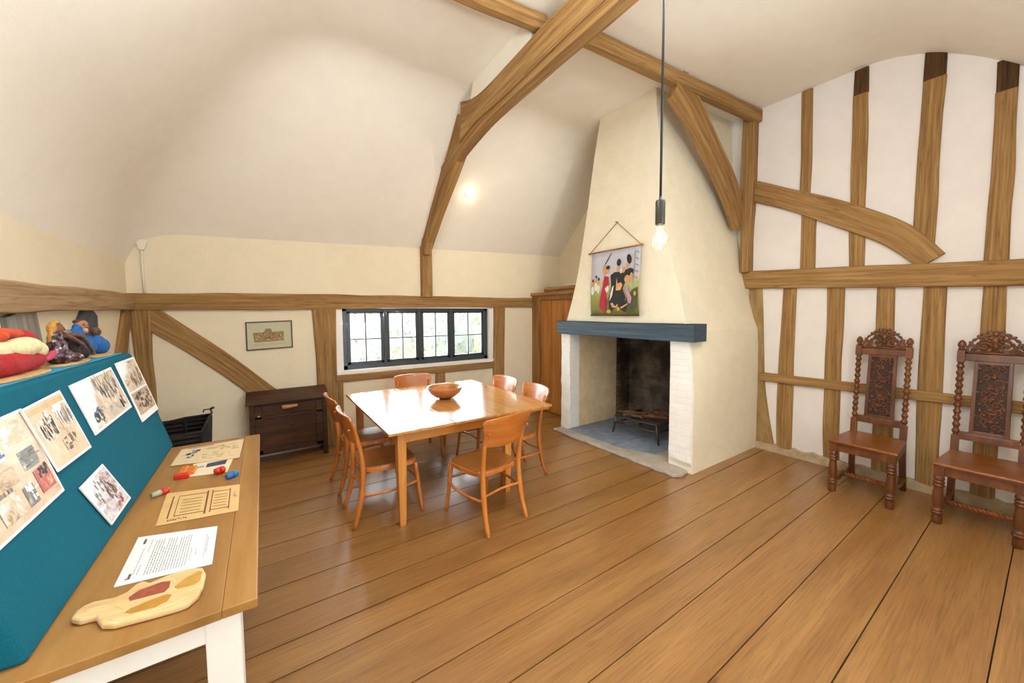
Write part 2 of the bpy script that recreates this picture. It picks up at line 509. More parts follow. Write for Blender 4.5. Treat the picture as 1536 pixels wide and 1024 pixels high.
# ================================================================== SETTING
def setting():
    # floor: wide boards running along x with open joints over a dark underside
    seams = [-.9, -.42, -.16, .11, .51, .83, 1.14, 1.345, 1.60, 1.97, 2.17, 2.386, 2.662, 2.94, 3.18, 3.53, 3.80, 4.08, 4.335, 4.593, 4.86, 5.1, 5.4]
    mb = MB()
    for i in range(len(seams) - 1):
        gp = lambda y: .0030 if y < 1.7 else .0046
        y0, y1 = seams[i] + gp(seams[i]), seams[i + 1] - gp(seams[i + 1])
        xs = [-1.3]
        if i % 3 == 1: xs.append(-.9 + (i * 1.37) % 1.0 - 1.0)
        xs = [-1.3, 5.3]
        for a, b in zip(xs[:-1], xs[1:]):
            r = random.random()
            n = 14
            for k in range(n):
                xa = a + (b - a) * k / n; xb = a + (b - a) * (k + 1) / n
                mb.add([(xa, y0, 0), (xb, y0, 0), (xb, y1, 0), (xa, y1, 0)], [(0, 1, 2, 3)], None, 0, False, r)
            mb.add([(a, y0, 0), (b, y0, 0), (b, y0, -.02), (a, y0, -.02)], [(0, 3, 2, 1)], None, 0, False, r)
            mb.add([(a, y1, 0), (b, y1, 0), (b, y1, -.02), (a, y1, -.02)], [(0, 1, 2, 3)], None, 0, False, r)
    mb.add([(-1.3, -.9, -.012), (5.3, -.9, -.012), (5.3, 5.4, -.012), (-1.3, 5.4, -.012)], [(0, 1, 2, 3)], None, 1)
    mb.build('floor', [M_floor, M_gap], weld=False, kind='structure')
    # ceiling
    mb = MB()
    nx, ny = 110, 106
    X = [-1.16 + .02 * i for i in range(26)]
    X += [X[-1] + (5.3 - X[-1]) * i / 90 for i in range(1, 91)]
    nx = len(X) - 1
    Y = [-.85 + (5.40 + .85) * j / ny for j in range(ny + 1)]
    vs = [(x, y, ceil_z(x, y)) for y in Y for x in X]
    fs = [(j * (nx + 1) + i, j * (nx + 1) + i + 1, (j + 1) * (nx + 1) + i + 1, (j + 1) * (nx + 1) + i) for j in range(ny) for i in range(nx)]
    mb.add(vs, fs, None, 0, True)
    c = mb.build('ceiling', M_ceil, kind='structure')
    sd = c.modifiers.new('thick', 'SOLIDIFY'); sd.thickness = .06; sd.offset = 1.0
    # walls
    wx0, wx1, wz0, wz1 = .80, 3.18, .925, 1.80
    mb = MB()
    mb.b2((-1.3, YB, -.05), (wx0, YB + .2, 3.0)).b2((wx1, YB, -.05), (5.3, YB + .2, 3.0))
    mb.b2((wx0, YB, -.05), (wx1, YB + .2, wz0)).b2((wx0, YB, wz1), (wx1, YB + .2, 3.0))
    mb.build('wall_back', M_wall, kind='structure')
    MB().b2((XR, -.9, -.05), (XR + .2, 5.45, 4.35)).build('wall_right', M_wallw, kind='structure')
    MB().b2((XL - .2, -.9, -.05), (XL, -.3, 2.62)).b2((XL - .2, .8, -.05), (XL, 5.45, 2.62)).b2((XL - .2, -.3, -.05), (XL, .8, 1.2)).b2((XL - .2, -.3, 2.3), (XL, .8, 2.62)).build('wall_left', M_wall, kind='structure')
    MB().b2((4.66, 4.10, 2.0), (XR, YB, 4.35)).build('wall_corner', M_wall, kind='structure')
    # front wall behind the viewpoint with two window openings
    mb = MB()
    for a, b, z0, z1 in ((-1.3, 1.0, -.05, 3.0), (2.2, 5.3, -.05, 3.0)):
        mb.b2((a, YF - .2, z0), (b, YF, z1))
    for a, b in ((1.0, 2.2),):
        mb.b2((a, YF - .2, -.05), (b, YF, .7)); mb.b2((a, YF - .2, 2.3), (b, YF, 3.0))
    mb.build('wall_front', M_wall, kind='structure')
    # rough plaster skirt at the foot of the right wall
    mb = MB()
    ys = [2.1 - i * .06 for i in range(49)]
    rs = random.Random(3)
    hs = [.07 + rs.uniform(-.012, .022) for _ in ys]
    for i in range(len(ys) - 1):
        a, b = ys[i], ys[i + 1]; h0, h1 = hs[i], hs[i + 1]
        vs = [(XR, a, 0), (XR - .05, a, 0), (XR - .035, a, h0), (XR, a, h0 + .015), (XR, b, 0), (XR - .05, b, 0), (XR - .035, b, h1), (XR, b, h1 + .015)]
        mb.add(vs, [(1, 2, 6, 5), (2, 3, 7, 6), (0, 1, 5, 4)])
    mb.build('baseboard_right', plaster('grimy_render', S('bda583'), .3, .8, .95, 9.0), kind='structure')
    # plaster fillet above the collar of the truss
    mb = MB()
    prof = [(3.70, 4.0), (3.55, 3.93), (2.9, 3.94), (2.60, 3.94), (2.58, 4.2), (3.62, 4.2)]
    mb.prism(prof, pT, .012, .10)
    mb.build('trim_1', M_ceil, kind='structure', bevel=.01)

    # ---- window
    w = thing('window_1', (2.0, YB, .95), kind='structure')
    mb = MB()     # white reveal lining and front border
    y0, y1 = YB - .012, YB + .2
    mb.b2((wx0 - .01, y0, wz0), (wx0 + .075, y1, wz1)).b2((wx1 - .075, y0, wz0), (wx1 + .01, y1, wz1))
    mb.b2((wx0, y0, wz1 - .018), (wx1, y1, wz1 + .01)).b2((wx0 - .01, y0 - .018, wz0 - .02), (wx1 + .01, y1, wz0 + .03))
    mb.build('window_lining', M_white, w, bevel=.004)
    mb = MB()
    fx0, fx1, fz0, fz1 = .875, 3.105, .955, 1.782
    yf = YB + .05
    mb.b2((fx0, yf, fz0), (fx0 + .065, yf + .07, fz1)).b2((fx1 - .065, yf, fz0), (fx1, yf + .07, fz1))
    mb.b2((fx0, yf, fz1 - .045), (fx1, yf + .07, fz1)).b2((fx0, yf, fz0), (fx1, yf + .07, fz0 + .06))
    cells = [(.94, 1.42), (1.46, 1.925), (1.965, 2.435), (2.475, 3.04)]
    for i in range(3):
        a = cells[i][1]; b = cells[i + 1][0]
        mb.b2((a, yf - .01, fz0), (b, yf + .07, fz1))
    mb.build('window_frame', M_dark, w, bevel=.006)
    for a, b in cells:
        z0, z1 = fz0 + .06, fz1 - .045
        mb = MB()
        s = .042
        mb.b2((a, yf + .012, z0), (a + s, yf + .05, z1)).b2((b - s, yf + .012, z0), (b, yf + .05, z1))
        mb.b2((a, yf + .012, z0), (b, yf + .05, z0 + s)).b2((a, yf + .012, z1 - s * .6), (b, yf + .05, z1))
        mc = (a + b) / 2; zc = z0 + (z1 - z0) * .48
        mb.b2((mc - .009, yf + .02, z0), (mc + .009, yf + .045, z1)).b2((a, yf + .02, zc - .008), (b, yf + .045, zc + .008))
        ca = mb.build('casement', M_dark, w, bevel=.003)
        g = MB().b2((a + .01, yf + .030, z0 + .01), (b - .01, yf + .034, z1 - .01))
        g.build('window_pane', M_glass, ca)
    MB().box((1.95, yf - .02, fz0 + .14), (.015, .02, .11)).box((1.95, yf - .035, fz0 + .19), (.02, .02, .02)).build('window_catch', M_metal, w, bevel=.003)

    # ---- cupboard door beside the chimney
    d = thing('door_1', (4.0, 4.72, 0), kind='structure')
    mb = MB()
    mb.b2((4.0, 5.08, 0), (4.10, YB, 2.02)).b2((4.0, 4.12, 1.93), (4.10, 5.08, 2.0)).b2((4.0, 4.12, 0), (4.10, 4.22, 1.93))
    mb.build('door_frame', wood('door_frame_oak', OD, S('9a6c38'), S('b68a50'), 'Object', (14, 14, 1.3), .6, .2, .3), d, bevel=.006)
    mb = MB()
    mb.b2((3.965, 4.12, 2.0), (4.68, YB, 2.055))
    mb.build('door_head', M_oakhead(), d, bevel=.008)
    mb = MB()
    ysd = [4.22, 4.52, 4.78, 5.08]
    for i in range(3):
        mb.b2((4.035, ysd[i] + .003, .012), (4.07, ysd[i + 1] - .003, 1.93))
    mb.build('door_panel', M_door, d, bevel=.005)
    mb = MB()
    for z in (.62, 1.3): mb.b2((4.025, 4.22, z), (4.036, 4.515, z + .008))
    mb.build('door_batten', M_door, d, bevel=.002)

def M_oakhead():
    return wood('door_head_oak', OD, S('a67c46'), S('c09a66'), 'Object', (14, 1.4, 14), .7, .3, .3)

setting()

# a loose timber offcut on the cupboard top
mb = MB()
rs = random.Random(2)
pts = [(4.08 + .01 * i, 5.0 - .1 * i, 2.10 + rs.uniform(-.004, .004)) for i in range(9)]
mb.tube(pts, [.04] + [.045 + rs.uniform(-.006, .006) for _ in range(7)] + [.038], 9, smooth=False)
tag(mb.build('timber_offcut', wood('offcut_oak', OD, OM, OL, 'Object', (14, 1.4, 14), .8, .4)), 'rough brown timber offcut lying on top of the cupboard door head', 'timber')
mb = MB().b2((4.24, 4.16, 2.056), (4.6, 4.72, 2.13)).b2((4.26, 4.18, 2.13), (4.58, 4.70, 2.19))
tag(mb.build('folded_sheet', plain('white_cloth', S('efe9dd'), .9, noise=.05, nscale=20), bevel=.02, seg=3), 'folded white sheet on the cupboard top against the chimney', 'cloth')

# ================================================================== TIMBERS ON THE WALLS
G_up = 'upper studs of the right wall'; G_lo = 'lower studs of the right wall'; G_f = 'timber framing of the window wall'
TB = 'timber'
def wbeam(name, label, pts, plane, th, group=None, mat=None, t0=.0005, **k):
    o = beam(name, pts, plane, t0, th, mat or M_oak, **k)
    return tag(o, label, TB, group)

# right wall, upper
def stud_up(label, e_top, e_bot, dark=.0):
    """stud with a stained head where it meets the ceiling"""
    (a0, a1, z1), (b0, b1, z0) = e_top, e_bot
    o = thing('timber_stud', (XR, (b0 + b1) / 2, z0), label, TB, G_up)
    if dark:
        f = dark / (z1 - z0)
        m0 = a0 + (b0 - a0) * f; m1 = a1 + (b1 - a1) * f
        beam('stained_head', [((m0 + m1) / 2, z1 - dark, abs(m0 - m1)), ((a0 + a1) / 2, z1 + .03, abs(a0 - a1))], pR, .0005, .026, M_oakdark, o)
        beam('stud_shaft', [((b0 + b1) / 2, z0, abs(b0 - b1)), ((m0 + m1) / 2, z1 - dark, abs(m0 - m1))], pR, .0005, .026, M_oak, o)
    else:
        beam('stud_shaft', [((b0 + b1) / 2, z0, abs(b0 - b1)), ((a0 + a1) / 2, z1 + .03, abs(a0 - a1))], pR, .0005, .026, M_oak, o)
    return o
stud_up('narrowest oak stud above the sloping brace, nearest the corner post', (1.73, 1.63, 4.13), (1.72, 1.62, 3.0))
stud_up('second oak stud above the sloping brace, with slightly darkened head', (1.29, 1.18, 4.12), (1.275, 1.155, 2.75), .22)
stud_up('broad oak stud with black stained head standing on the end of the sloping brace', (.80, .66, 4.06), (.81, .67, 2.30), .26)
stud_up('broad oak stud with black stained head rising from the long rail to the ceiling slope', (.38, .27, 3.72), (.38, .25, 2.10), .22)
wbeam('timber_stud', 'short oak stud under the sloping brace near the corner post', [(1.62, 2.18, .14), (1.63, 2.9, .145)], pR, .022, G_up)
wbeam('timber_stud', 'short oak stud under the thick middle of the sloping brace', [(1.20, 2.14, .125), (1.215, 2.65, .135)], pR, .022, G_up)
wbeam('timber_brace', 'curved oak brace sloping down the right wall onto the long rail', edges2mid([(2.20, 3.08), (1.71, 2.83), (1.27, 2.55), (.98, 2.34), (.78, 2.16)], [(2.20, 3.32), (1.72, 3.06), (1.25, 2.80), (.84, 2.52), (.58, 2.16)]), pR, .045)
wbeam('timber_rail', 'long horizontal oak rail with cracks across the middle of the right wall', edges2mid([(2.30, 2.005), (.98, 1.935), (.17, 1.905), (-.72, 1.88)], [(2.30, 2.215), (.99, 2.155), (.18, 2.115), (-.72, 2.08)]), pR, .06)
wbeam('timber_post', 'upright oak corner post between the chimney top and the right wall', [(2.24, 2.2, .10), (2.24, 2.75, .11), (2.24, 3.1, .14), (2.235, 4.17, .13)], pR, .12)
wbeam('timber_post', 'grime-coated corner post below the rail, widening to the floor beside the chimney', edges2mid([(2.22, 2.0), (2.17, 1.2), (2.12, .59), (2.08, 0)], [(2.07, 2.0), (2.03, 1.2), (1.98, .61), (1.87, 0)]), pR, .025, mat=wood('grimy_oak', S('82663f'), S('a58555'), S('bb9d70'), 'UV', (3, 12, 1), .9, .6, .2))
lows = [('first lower stud beside the grimy corner post, below the long rail', [(1.785, .04, .15), (1.79, .65, .155), (1.785, 1.99, .13)]),
        ('second lower stud from the corner post, with a knot, below the long rail', [(1.34, .04, .14), (1.35, .72, .14), (1.36, 1.96, .14)]),
        ('lower stud directly behind the left carved chair', [(.94, .04, .16), (.95, .9, .14), (.975, 1.95, .13)]),
        ('lower stud between the two carved chairs', [(.635, .04, .14), (.645, .87, .15), (.65, 1.94, .14)]),
        ('lower stud directly behind the right carved chair', [(.31, .04, .13), (.31, 1.17, .14), (.32, 1.92, .12)])]
for lb, p in lows:
    wbeam('timber_stud', lb, p, pR, .022, G_lo)
wbeam('timber_rail', 'slim lower oak rail passing behind the backs of the carved chairs', [(2.05, .90, .10), (1.2, .905, .095), (.39, .905, .09), (-.7, .905, .09)], pR, .05)

# window wall
wbeam('timber_rail', 'long oak wall plate above the window with the arched truss post standing on it', [(-1.12, 1.84, .18), (.6, 1.86, .19), (2.1, 1.88, .165), (3.98, 1.885, .165)], pB, .05, G_f)
wbeam('timber_post', 'oak corner post at the left end of the window wall behind the display board', [(-1.0, 0, .12), (-1.0, .9, .12), (-1.02, 1.3, .13), (-1.03, 1.76, .17)], pB, .04, G_f)
wbeam('timber_brace', 'straight diagonal oak brace falling from the left corner to the dark chest', [(-1.0, 1.72, .22), (-.45, 1.23, .21), (.0, .77, .20), (.35, .42, .20)], pB, .035, G_f)
wbeam('timber_post', 'wide oak post at the left edge of the window behind the chest', [(.68, 0, .21), (.67, .8, .22), (.665, 1.78, .27)], pB, .045, G_f)
wbeam('timber_post', 'oak post at the right edge of the window', [(3.28, 0, .20), (3.275, .9, .21), (3.30, 1.81, .21)], pB, .04, G_f)
wbeam('timber_rail', 'oak sill rail running directly below the white window sill', [(.78, .86, .10), (2.0, .855, .10), (3.18, .85, .10)], pB, .04, G_f)
wbeam('timber_stud', 'short oak stud under the middle of the window', [(2.23, 0, .15), (2.23, .81, .15)], pB, .03, G_f)
wbeam('timber_stud', 'slim oak strip under the left end of the window sill', [(.825, 0, .06), (.825, .81, .06)], pB, .035, G_f)
# left wall
G_l = 'timber framing of the left wall'
wbeam('timber_rail', 'pale weathered rail along the left wall above the figurines', [(-.7, 1.80, .17), (2.0, 1.80, .17), (3.1, 1.80, .165), (4.3, 1.83, .165), (5.28, 1.835, .16)], pL, .06, G_l, mat=wood('pale_oak', S('8a6c4c'), S('b2926c'), S('c6ab88'), 'UV', (1.5, 42, 1), .8, .4, .2, cracks=.6))
wbeam('timber_stud', 'grey weathered stud under the left rail behind the red figurine', [(3.56, 0, .34), (3.30, 1.3, .32), (3.2, 1.73, .30)], pL, .03, G_l, mat=M_oakgrey)
wbeam('timber_brace', 'dark slate-painted timber wedge under the left rail behind the blue figurines', edges2mid([(3.4, 1.0), (3.82, 1.45), (4.13, 1.74)], [(4.34, .9), (4.34, 1.4), (4.34, 1.74)]), pL, .03, G_l, mat=M_slate_wood)
wbeam('timber_brace', 'oak brace leaning into the back left corner on the left wall', [(4.05, 0, .22), (4.60, .9, .24), (4.92, 1.36, .22), (5.16, 1.74, .18)], pL, .035, G_l)

# ================================================================== TRUSS, PURLIN
tr = thing('arched_truss', (2.02, 5.2, 1.96), 'large curved oak truss arching from the window wall up across the ceiling', 'truss')
beam('truss_post', [(5.235, 1.95, .10), (5.235, 2.68, .10)], pT, .0, .15, M_oak, tr, .003)
beam('principal_rafter', edges2mid([(5.20, 2.56), (4.72, 2.98), (4.24, 3.38), (3.98, 3.70)], [(5.27, 2.64), (4.83, 3.12), (4.30, 3.72), (3.84, 4.10)]), pT, .02, .13, M_oak, tr)
beam('collar_beam', edges2mid([(3.98, 3.66), (3.5, 3.71), (2.9, 3.72), (2.2, 3.75), (1.2, 3.76), (.4, 3.75)], [(3.84, 4.06), (3.5, 3.96), (2.9, 3.965), (2.2, 3.99), (1.2, 4.0), (.4, 3.98)]), pT, .12, .0, M_oak, tr, .01)
beam('arch_brace', edges2mid([(5.10, 2.56), (4.90, 2.98), (4.62, 3.24), (4.34, 3.40), (3.93, 3.53), (3.3, 3.63), (2.7, 3.66), (2.0, 3.67), (1.2, 3.66), (.3, 3.62)], [(5.24, 2.60), (5.04, 3.06), (4.76, 3.36), (4.42, 3.55), (3.97, 3.68), (3.3, 3.75), (2.7, 3.76), (2.0, 3.77), (1.2, 3.77), (.3, 3.76)]), pT, .10, .005, M_oak, tr, .008)
def pP(a, b, t): return (a, b, 4.15 - t)
pu = beam('purlin_beam', [(-.05, 2.63, .085), (1.2, 2.60, .085), (2.04, 2.51, .08)], pP, 0, .125, M_oak)
tag(pu, 'short oak purlin at the ceiling left of the arched truss', 'beam', 'ceiling purlins')
pu = beam('purlin_beam', [(2.08, 2.44, .09), (2.45, 2.40, .085), (3.4, 2.325, .085), (5.13, 2.175, .085)], pP, 0, .14, M_oak)
tag(pu, 'long oak purlin at the ceiling from the truss to the right wall above the chimney', 'beam', 'ceiling purlins')
ab = beam('timber_brace', edges2mid([(3.38, 3.985), (3.80, 3.70), (4.19, 3.40), (4.56, 3.06), (4.87, 2.70)], [(3.78, 4.06), (4.12, 3.86), (4.42, 3.64), (4.82, 3.30), (5.08, 2.86)]), pY(2.30), 0.03, -.032, M_oak)
tag(ab, 'curved oak knee brace in front of the chimney top below the purlin', TB)

# ================================================================== FIREPLACE
def fireplace():
    fp = thing('fireplace', (3.7, 3.1, 0), 'big cream plastered fireplace with tapering chimney and blue-black mantel beam', 'fireplace')
    XF = 3.68
    # chimney breast: rings at several heights (front-left, front-right, wall-right, wall-left)
    R = [(1.50, 4.08, 2.15, 2.10), (1.60, 4.02, 2.20, 2.14), (1.90, 3.905, 2.265, 2.22), (2.20, 3.81, 2.35, 2.29), (2.45, 3.75, 2.425, 2.34), (2.64, 3.71, 2.46, 2.37), (3.05, 3.625, 2.505, 2.41), (3.7, 3.51, 2.56, 2.47), (4.2, 3.40, 2.60, 2.5)]
    vs, fs = [], []
    NS = 10
    for z, yl, yr, yw in R:
        ring = []
        cf = .005
        ring.append((XF + cf, yl, z))
        for i in range(6): ring.append((XF, yl - cf + (yr - yl + 2 * cf) * i / 5, z))
        ring.append((XF + cf, yr, z))
        for i in range(1, NS + 1):
            f = .05 + .95 * i / NS
            ring.append((XF + (XR - .002 - XF) * f, yr + (yw - yr) * f, z))
        ring.append((XR - .002, yl, z))
        for i in range(1, 6): ring.append((XR - .002 + (XF - XR) * i / 6.2, yl, z))
        vs += ring
    n = len(vs) // len(R)
    for j in range(len(R) - 1):
        for k in range(n):
            q = (k + 1) % n
            fs.append((j * n + k, j * n + q, (j + 1) * n + q, (j + 1) * n + k))
    mb = MB(); mb.add(vs, fs, None, 0, False)
    br = mb.build('chimney_breast', M_chim, fp)
    # side wall of the base, flush under the breast
    mb = MB()
    vs, fs = [], []
    zs = [0, .3, .6, .9, 1.2, 1.35, 1.5]
    for z in zs:
        d = .012 * math.sin(z * 2 * PI / 1.5)
        k = max(0, (z - .9) / .6) ** 2
        ya, yb = 2.085 + .065 * k, 2.08 + .02 * k
        vs += [(3.68, ya, z), (4.4, (ya + yb) / 2 + d, z), (XR - .002, yb, z), (XR - .002, 2.36, z), (3.68, 2.36, z)]
    for j in range(len(zs) - 1):
        for k in range(5):
            q = (k + 1) % 5
            fs.append((j * 5 + k, j * 5 + q, (j + 1) * 5 + q, (j + 1) * 5 + k))
    mb.add(vs, fs)
    mb.build('chimney_base', M_chim, fp)
    # piers
    for nm, y0, y1 in (('right', 2.09, 2.345), ('left', 3.92, 4.11)):
        rs = random.Random(nm)
        vs, fs = [], []
        zs = [0, .05, .12] + [.2 + .1 * i for i in range(12)] + [1.42]
        for z in zs:
            e = lambda: rs.uniform(-.006, .006)
            ft = .03 if z < .1 and nm == 'right' else 0
            kk = .065 * max(0, (z - .9) / .6) ** 2 if nm == 'right' else 0
            vs += [(3.655 + e() + ft, y0 + kk + e(), z), (3.655 + e() + ft, (y0 + y1) / 2, z), (3.655 + e() + ft, y1 + e(), z), (3.85, y1 + e(), z), (3.85, y0 + kk + .01, z)]
        for j in range(len(zs) - 1):
            for k in range(5):
                q = (k + 1) % 5
                fs.append((j * 5 + k, j * 5 + q, (j + 1) * 5 + q, (j + 1) * 5 + k))
        mb = MB(); mb.add(vs, fs); mb.add(vs[:5], [(0, 1, 2, 3, 4)]); mb.add(vs[-5:], [(4, 3, 2, 1, 0)])
        p = mb.build('brick_pier', M_whitebrick, fp, bevel=.008)
        p['label'] = 'whitewashed brick pier'
    # firebox shell: left render then brick, back, right, roof
    mb = MB()
    mb.b2((3.85, 3.93, 0), (4.67, 4.10, 1.42))
    mb.build('firebox_lining', M_inner, fp, bevel=.01)
    mb = MB()
    mb.b2((4.67, 3.94, 0), (XR - .01, 4.10, 1.58))
    mb.build('firebox_cheek', M_soot, fp)
    mb = MB()
    mb.b2((5.0, 2.37, 0), (XR - .01, 4.0, 1.6)); mb.b2((3.80, 2.34, 0), (XR - .01, 2.37, 1.6)); mb.b2((3.80, 2.4, 1.56), (XR - .01, 3.9, 1.62))
    mb.b2((3.71, 2.3, 1.42), (3.8, 3.9, 1.58))
    mb.build('firebox_back', M_backbrick, fp)
    mb = MB(); mb.b2((3.85, 4.10, 0), (XR - .01, 4.115, 1.52)); mb.build('chimney_flank', M_chim, fp)
    # mantel
    mt = beam('mantel_beam', [(2.055, 1.492, .185), (2.6, 1.49, .18), (3.3, 1.492, .185), (4.14, 1.497, .185)], lambda a, b, t: (3.60 + t, a, b), .24, 0, M_mantel, fp, .004, .008)
    mt['label'] = 'blue-black painted mantel beam'
    # hearth: slabs and kerb
    mb = MB()
    rs = random.Random(8)
    def slab(x0, x1, y0, y1, z, mi):
        mb.prism([(x0, y0), (x1, y0), (x1, y1), (x0, y1)], lambda a, b, t: (a, b, t), 0, z, mi)
    slab(3.6, 5.1, 2.60, 3.10, .026, 0); slab(3.6, 5.1, 3.105, 3.92, .028, 0)
    mb.build('hearth_slabs', M_slate, fp, bevel=.004)
    mb = MB()
    poly = []
    for i in range(21):
        poly.append((3.445 + rs.uniform(-.012, .012), 2.16 + i * (1.88 / 20)))
    poly += [(3.60, 4.06), (3.62, 3.0), (3.78, 2.60), (3.66, 2.12), (3.52, 2.10)]
    mb.prism(poly, lambda a, b, t: (a, b, t), 0, .035)
    kb = mb.build('hearth_kerb', M_stone, fp, bevel=.012, seg=2)
    kb['label'] = 'pale worn stone hearth kerb'
    mb = MB(); mb.b2((3.64, 2.345, 0), (4.6, 2.60, .03)); mb.build('hearth_stone', M_stone, fp, bevel=.006)
fireplace()

def grate():
    g = thing('fire_grate', (4.25, 3.0, .028), 'rustic black iron fire grate piled with charred twigs in the fireplace', 'grate')
    zt = .27
    A, B, Cc, D = (4.06, 3.42), (4.10, 2.80), (4.62, 2.78), (4.58, 3.40)
    mb = MB()
    for (x, y), (nx, ny) in ((A, B), (B, Cc), (Cc, D), (D, A)):
        for z in (zt, zt - .09):
            mb.tube([(x, y, z), ((x + nx) / 2, (y + ny) / 2, z - .01), (nx, ny, z)], .013, 8)
    mb.build('grate_rim', M_metal, g)
    for (x, y), (dx, dy) in ((A, (-.02, .03)), (B, (-.03, -.05)), (Cc, (.03, -.03)), (D, (.03, .03))):
        MB().tube([(x, y, zt + .015), (x + dx * .4, y + dy * .4, .15), (x + dx, y + dy, .03)], [.014, .016, .013], 8).build('leg', M_metal, g)
    mb = MB()
    for i in range(9):
        x = 4.1 + i * .06
        mb.tube([(x, 3.41, zt - .01), (x, 3.1, zt - .02), (x, 2.80, zt - .01)], .008, 6)
    mb.build('grate_bars', M_metal, g)
    rs = random.Random(5)
    for i in range(16):
        x = rs.uniform(4.12, 4.55); y = rs.uniform(2.9, 3.3); a = rs.uniform(-.6, .6) + (PI / 2 if i % 3 else 0); l = rs.uniform(.1, .24)
        z = zt + .025 + .006 * i * .5
        p = [(x - math.cos(a) * l, y - math.sin(a) * l, z), (x, y, z + rs.uniform(0, .02)), (x + math.cos(a) * l, y + math.sin(a) * l, z + rs.uniform(-.01, .01))]
        p = [(min(max(q[0], 4.06), 4.64), min(max(q[1], 2.76), 3.44), q[2]) for q in p]
        r = rs.uniform(.011, .02)
        tag(MB().tube(p, [r, r * 1.15, r * .8], 7, smooth=False).build('charred_stick', M_twig), 'charred stick in the heap on the iron fire grate', 'firewood', 'sticks on the fire grate')
grate()

# ================================================================== WALL HANGING
def hanging():
    X = 3.645
    h = thing('wall_hanging', (3.66, 3.1, 1.67), 'painted cloth hanging of dancing figures in red and black above the mantel', 'wall hanging')
    yl, yr, zt, zb = 3.50, 2.745, 2.475, 1.67
    n = 8
    mb = MB()
    vs = []; fs = []; uv = []
    def X_at(u, v): return X + .006 * math.sin(u * 9) * (1 - v) - .004
    for j in range(n + 1):
        for i in range(n + 1):
            u, v = i / n, j / n
            vs.append((X_at(u, v), yl + (yr - yl) * u + .012 * math.sin(v * 5), zb + (zt - zb) * v))
    for j in range(n):
        for i in range(n):
            k = j * (n + 1) + i
            fs.append((k, k + 1, k + n + 2, k + n + 1)); uv.append([(i / n, j / n), ((i + 1) / n, j / n), ((i + 1) / n, (j + 1) / n), (i / n, (j + 1) / n)])
    t = NT('painted_ground')
    tc = t.n('ShaderNodeTexCoord'); sx = t.n('ShaderNodeSeparateXYZ', Vector=tc.outputs['UV'])
    ns = t.n('ShaderNodeTexNoise', Vector=tc.outputs['UV'], Scale=7.0, Detail=4.0, Distortion=1.0)
    f = t.math('ADD', sx.outputs[1], t.math('MULTIPLY', t.math('SUBTRACT', ns.outputs[0], .5), .28))
    f = t.math('SUBTRACT', f, t.math('MULTIPLY', sx.outputs[0], .06))
    col = t.ramp(f, [(.0, S('6f6a26')), (.2, S('8b8a3e')), (.36, S('9aa05a')), (.47, S('b9b48a')), (.56, S('b8b6b6')), (1, S('bdbac4'))])
    gm = t.bsdf(col, .8)
    mb.add(vs, fs, uv, 0, True)
    cl = mb.build('painted_cloth', gm, h)
    sd = cl.modifiers.new('thick', 'SOLIDIFY'); sd.thickness = .004; sd.offset = 0
    # painted figures (flat patches of paint on the cloth)
    cols = {'red': 'b01220', 'dred': '7c0c18', 'blk': '1c1a16', 'skin': 'd19a62', 'pale': 'e2d8cc', 'pink': 'b98aa6', 'olive': '4c4a1c', 'hair': '3a1c14', 'ochre': 'c79a3a', 'lad': '8e8a94'}
    P = MB(); names = list(cols); mats = [plain('paint_' + k, S(c), .7, noise=.15, nscale=30) for k, c in cols.items()]
    layer = [0]
    def patch(c, pts):
        layer[0] += 1
        e = .0035 + layer[0] * .00022
        P.prism(pts, lambda a, b, t: (X_at(a, b) - e - t, yl + (yr - yl) * a + .012 * math.sin(b * 5), zb + (zt - zb) * b), 0, .0002, names.index(c))
    def oval(c, a, b, ra, rb, rot=0, k=12):
        patch(c, [(a + ra * math.cos(g) * math.cos(rot) - rb * math.sin(g) * math.sin(rot), b + ra * math.cos(g) * math.sin(rot) + rb * math.sin(g) * math.cos(rot)) for g in [2 * PI * i / k for i in range(k)]])
    patch('olive', [(.62, .10), (.80, .02), (.98, .10), (.99, .42), (.88, .38), (.78, .26)])
    for a, b in ((.05, .50), (.12, .56), (.18, .52)):
        oval('skin', a, b, .03, .05); oval('hair', a, b + .06, .022, .025); oval('pale', a, b - .10, .035, .07)
    patch('red', [(.30, .62), (.40, .60), (.42, .48), (.36, .36), (.40, .20), (.35, .06), (.28, .05), (.19, .14), (.22, .28), (.27, .44)])
    patch('dred', [(.33, .30), (.38, .20), (.36, .08), (.30, .08)])
    patch('skin', [(.27, .78), (.32, .80), (.34, .66), (.30, .62), (.26, .68)]); oval('skin', .375, .695, .035, .05); oval('hair', .375, .745, .045, .032)
    patch('hair', [(.30, .80), (.325, .80), (.445, .955), (.435, .965)])
    patch('pale', [(.33, .42), (.40, .47), (.42, .40), (.37, .35)])
    patch('blk', [(.44, .62), (.52, .66), (.66, .66), (.84, .70), (.87, .62), (.78, .56), (.70, .40), (.76, .26), (.66, .12), (.60, .08), (.56, .14), (.48, .06), (.42, .10), (.42, .28), (.47, .44)])
    patch('blk', [(.70, .30), (.78, .14), (.74, .04), (.69, .08), (.66, .2)])
    patch('skin', [(.57, .58), (.60, .48), (.66, .50), (.70, .46), (.66, .38), (.57, .38)])
    for a, b in ((.595, .70), (.78, .74), (.70, .68)): oval('skin', a, b, .035, .045)
    oval('hair', .60, .80, .045, .055); oval('blk', .80, .83, .045, .075, .3); oval('blk', .60, .775, .03, .03); oval('blk', .85, .64, .055, .05)
    oval('pale', .655, .67, .025, .04); oval('skin', .78, .54, .05, .06); oval('skin', .86, .56, .03, .07)
    patch('pink', [(.74, .40), (.78, .44), (.88, .26), (.86, .18), (.81, .18), (.79, .28)])
    patch('pale', [(.46, .34), (.50, .44), (.53, .46), (.50, .30), (.44, .22)])
